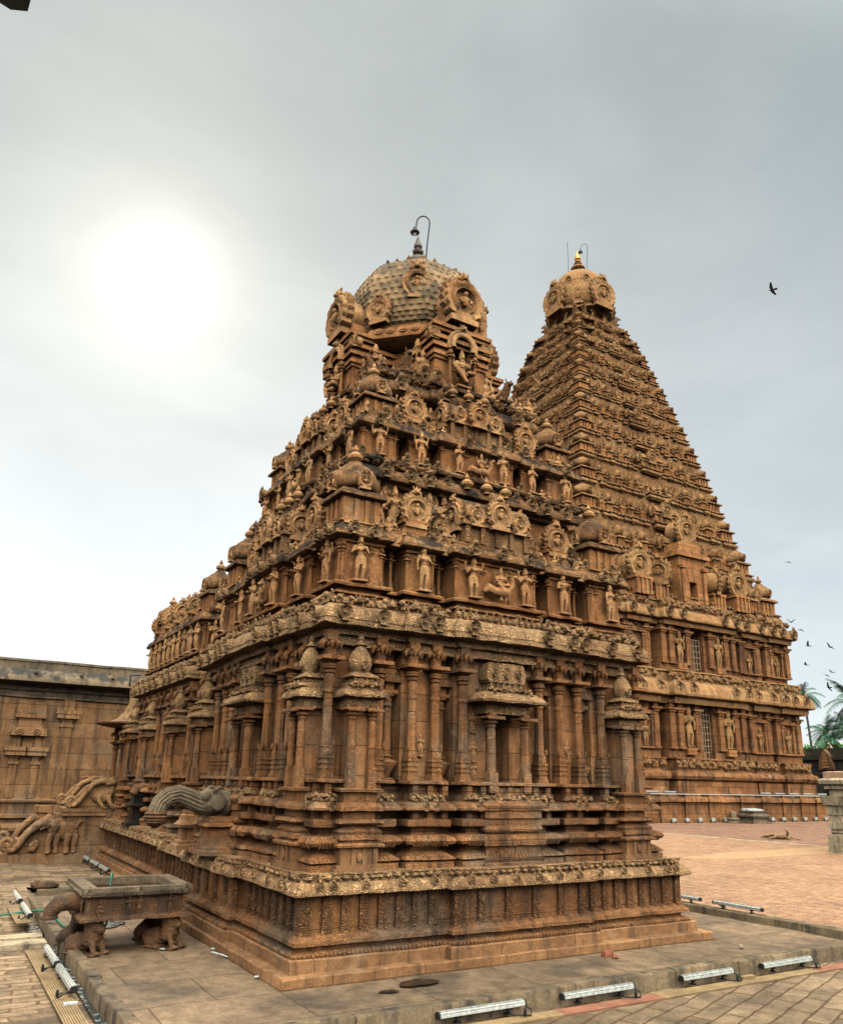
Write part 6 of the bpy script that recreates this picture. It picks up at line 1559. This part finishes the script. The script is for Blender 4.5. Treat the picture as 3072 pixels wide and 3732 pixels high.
# altar and small linga stone at the tower foot
al = thing('stone_altar', 'low stepped stone altar with long pale slabs on it at the tower foot', 'altar', (37.6, 22.7, .03))
m = MB(); moulding(m, rect(36.95, 22.2, 38.35, 23.2), [(-.1, .03), (-.1, .14), (.05, .16), (.05, .34), (-.05, .38), (-.08, .48), (.02, .54), (.05, .60), (.05, .66), (0, .68), (0, .74)], .4, True, .006); part('altar_block', to_mesh(m, 'altar_block', ST['grey']), al)
for i, (x, y, w) in enumerate(((37.6, 22.5, 1.3), (37.7, 22.7, 1.2), (37.65, 22.9, 1.25))): part('loose_slab', to_mesh(MB().cbox(x, y, .745, w, .14, .07 + .02 * i), 'loose_slab', MT['paper']), al)
t = thing('linga_stone', 'small rounded linga stone on a ringed base beside the stepped altar', 'linga stone', (36.25, 23.0, .03), None, to_mesh(MB().lathe([(.42, 0), (.42, .06), (.33, .10), (.30, .18), (.36, .22), (.34, .28), (.20, .32), (.19, .55), (.14, .64), (.05, .69)], 20), 'linga_stone', ST['grey']))
# cloister behind
PBULL = fuse(bull(), 'bull_statue', ST['pale'], .018, 1)
cl = thing('cloister_wall', 'long dark weathered cloister wall with a small dormer far behind the courtyard', 'cloister', (60, 30, 0))
m = MB(); m.box(58, -60, -.2, 66, 120, 3.1); m.box(57.6, -60, 3.1, 66, 120, 3.35); m.box(58.0, -60, 3.35, 66, 120, 4.3); m.box(57.8, -60, 4.3, 66, 120, 4.5); m.box(58.1, -60, 4.5, 66, 120, 5.2)
for y in np.arange(-50, 110, 2.2): m.cbox(57.8, y, -.2, .5, .5, 3.3)
part('wall', to_mesh(m, 'wall', stone('black_mossy_stone', (.085, .06, .045), (.05, .045, .035), .6, .6, tall=3)), cl)
for y in (30.6, 21.0, 12.0): 
    q = MB().prism([(-.62, 3.5), (.62, 3.5), (.52, 4.2), (.28, 4.75), (0, 5.1), (-.28, 4.75), (-.52, 4.2)], -.25, .5); q2 = MB().merge(q, (57.9, y, 0), R(-90)); part('dormer', to_mesh(q2, 'dormer', ST['dark']), cl)
    q = MB(); [q.cbox(0, -.28, 3.65 + .24 * i, .5 - .07 * i, .1, .17) for i in range(5)]; part('dormer_panel', to_mesh(MB().merge(q, (57.9, y, 0), R(-90)), 'dormer_panel', ST['tow']), cl)
for i, y in enumerate((30.9, 29.6)):
    thing('bull_statue', ['pale couchant bull statue on the cloister roof nearer the tower', 'pale couchant bull statue on the cloister roof at the picture edge'][i], 'bull statue', (59, y, 5.2), 'bull statues on the cloister roof', PBULL, R(200)).scale = (.8, .8, .8)
def leafball(n, rx, ry, rz, ls, seed):
    r = np.random.RandomState(seed); m = MB(); v = []; f = []
    cl_ = r.normal(size=(max(6, n // 90), 3)); cl_ /= np.linalg.norm(cl_, axis=1)[:, None]; cl_ *= r.uniform(.35, .9, (len(cl_), 1))
    for i in range(n):
        c = cl_[r.randint(len(cl_))] + r.normal(size=3) * .2; c = c * np.array((rx, ry, rz)); a = r.normal(size=3); a /= np.linalg.norm(a); b = np.cross(a, r.normal(size=3)); b /= np.linalg.norm(b)
        s_ = ls * r.uniform(.6, 1.3); k = len(v); v += [c - a * s_, c + b * s_ * .45, c + a * s_, c - b * s_ * .45]; f.append((k, k + 1, k + 2, k + 3))
    return m.add(v, f)
def bush(label, x, y, z, r, h, n, seed, ls=.22, mat='leaf'):
    t = thing('bush', label, 'bush', (x, y, z)); part('crown', to_mesh(leafball(n, r, r, h, ls, seed), 'crown', MT[mat]), t, (0, 0, h), local=True); part('stem', to_mesh(MB().tube([(0, 0, 0), (.05, 0, h * .6), (0, .05, h)], [.08, .06, .03], 7), 'stem', MT['bark']), t, local=True); return t
bush('round green bush growing between the tower corner and the stone pavilion', 50.5, 21.3, 0, .75, .95, 1800, 3, .13)
bush('bright green bush behind the cloister roof next to the tower', 79, 45.6, 2.6, 1.7, 2.0, 3500, 4, .28)
bush('bright green bush behind the cloister, below the short palm', 80, 43.9, 2.6, 1.8, 1.9, 3500, 5, .28)
bush('bright green bush behind the cloister at the right picture edge', 80, 41.8, 2.4, 2.0, 2.1, 3500, 6, .28)
def palm(label, x, y, z, h, fl, nf, seed, lean=(0, 0)):
    r = random.Random(seed); t = thing('palm_tree', label, 'palm tree', (x, y, z), 'palms behind the cloister')
    top = Vector((lean[0], lean[1], h)); pts = [Vector((lean[0] * q * q, lean[1] * q * q, h * q)) for q in np.linspace(0, 1, 9)]
    part('trunk', to_mesh(MB().tube(pts, [.15 - .05 * i / 8 for i in range(9)], 10), 'trunk', MT['bark']), t, local=True)
    v = []; f = []
    for k in range(nf):
        az = 2 * math.pi * k / nf + r.uniform(-.2, .2); el = R(r.uniform(-35, 75)); L_ = fl * r.uniform(.8, 1.1); p = Vector(top); d = Vector((math.cos(az) * math.cos(el), math.sin(az) * math.cos(el), math.sin(el))); n_ = 16
        side = Vector((-math.sin(az), math.cos(az), 0)); prev = None
        for i in range(n_):
            d = (d + Vector((0, 0, -.085 - .04 * i / n_))).normalized(); q = p + d * L_ / n_; up = side.cross(d).normalized()
            ll = fl * .26 * math.sin(math.pi * min(1, (i + 1.2) / (n_ + 1))) ** .7
            for sg in (-1, 1):
                for m_ in range(2):
                    b0 = p.lerp(q, m_ / 2); tip = b0 + side * sg * ll * .85 + d * ll * .5 + Vector((0, 0, -ll * r.uniform(.25, .6))); w = d * L_ / n_ * .20; a = len(v); v += [b0 - w, b0 + w, tip]; f.append((a, a + 1, a + 2))
            w = up * .03; a = len(v); v += [p - side * .03, p + side * .03, q + side * .02, q - side * .02]; f.append((a, a + 1, a + 2, a + 3)); p = q
    me = to_mesh(MB().add([tuple(c) for c in v], f), 'crown', MT['palm']); part('crown', me, t, local=True); return t
palm('tall thin palm rising right beside the tower corner', 76, 43.4, 0, 11.7, 2.3, 22, 1, (-.3, .2))
palm('tall palm cut by the right picture edge', 84, 43.9, 0, 11.6, 3.6, 26, 2, (.3, -.4))
palm('short palm in the middle of the group behind the cloister', 84, 46.7, 0, 8.3, 2.8, 26, 3)
palm('low spreading palm just above the cloister roof', 74, 39.9, 0, 6.8, 2.8, 26, 4)
palm('palm at the right picture edge below the tall palm', 86, 45.4, 0, 8.6, 2.9, 24, 5)
# birds
def bird(sp, flap):
    m = MB(); m.ell((0, 0, 0), (.07, .22, .06)); m.ell((0, .22, .02), (.04, .06, .04), 7, 5); m.prism([(-.05, 0), (.05, 0), (.09, .02), (-.09, .02)], -.42, -.16)
    for sx in (-1, 1):
        a = [(0, .12, 0), (sx * sp * .4, .16, flap * .5), (sx * sp, .02, flap), (sx * sp * .92, -.10, flap * .95), (sx * sp * .4, -.10, flap * .45), (0, -.12, 0)]
        b = [(x, y, z - .02) for x, y, z in a]; m.add(a + b, [(0, 1, 4, 5), (1, 2, 3, 4), (11, 10, 7, 6), (10, 9, 8, 7)] + [(i, i + 6, (i + 1) % 6 + 6, (i + 1) % 6) for i in range(6)])
    return to_mesh(m, 'bird', MT['bird'])
BM = [bird(.62, .18), bird(.6, -.12), bird(.62, .42)]
def dirpx(u, v):
    M = S.camera.matrix_world.to_3x3(); return M @ Vector(((u - 1536) / 2852.15, -(v - 2048) / 2852.15, -1))
BIRDS = [(2812, 1057, 30, 0, 'large dark kite gliding high in the open sky right of the tall tower', .42, (.5, .9)), (2870, 2048, 60, 1, 'tiny dark bird alone beside the upper storeys of the tower', .5, (0, .3)), (2881, 2268, 55, 2, 'tiny bird nearest the tower eave with raised wings', .5, (0, .2)), (2916, 2295, 55, 1, 'tiny flat-winged bird just right of the tower eave', .5, (.1, .4)), (2943, 2354, 55, 2, 'tiny bird with one wing up, left of the pair', .5, (.4, 1.0)), (3023, 2358, 55, 0, 'tiny bird by the right picture edge, highest there', .55, (.6, .4)), (2936, 2423, 55, 0, 'tiny bird above the palm crown beside the tower', .5, (.2, .9)), (3010, 2460, 55, 1, 'tiny bird lower left of its close neighbour at right', .48, (.3, .2)), (3030, 2450, 55, 0, 'tiny bird upper right of its close neighbour at right', .48, (.2, .5)), (3018, 2505, 55, 0, 'tiny bird lowest in the flock, diving over the palms', .55, (.9, .7))]
for u, v, dist, k, lb, sc, (ry, rz) in BIRDS:
    o = thing('bird', lb, 'bird', CAM + dirpx(u, v).normalized() * dist, 'birds circling near the tower', BM[k], rz); o.rotation_euler = (.25, ry, rz - .6); o.scale = (sc,) * 3
# leaf tip hanging into the top left corner
lf = MB(); v = []; pts = [(0, .0), (.35, .11), (.75, .13), (1.0, .05), (1.12, 0)]
lf.loft([[(x, -w, .02 * x * x), (x, 0, .02 * x * x - .012), (x, w, .02 * x * x), (x, 0, .02 * x * x + .008)] for x, w in [(q, max(w_, .004)) for q, w_ in pts]])
o = thing('leaf', 'dark blue-green leaf tip poking into the top left corner', 'leaf', CAM + dirpx(-45, -25).normalized() * 4.0, None, to_mesh(lf, 'leaf', MT['leafdark'])); o.scale = (.15, .62, .6)
M3 = S.camera.matrix_world.to_3x3(); o.rotation_euler = (M3 @ Vector((1, .02, 0))).to_track_quat('X', 'Z').to_euler()
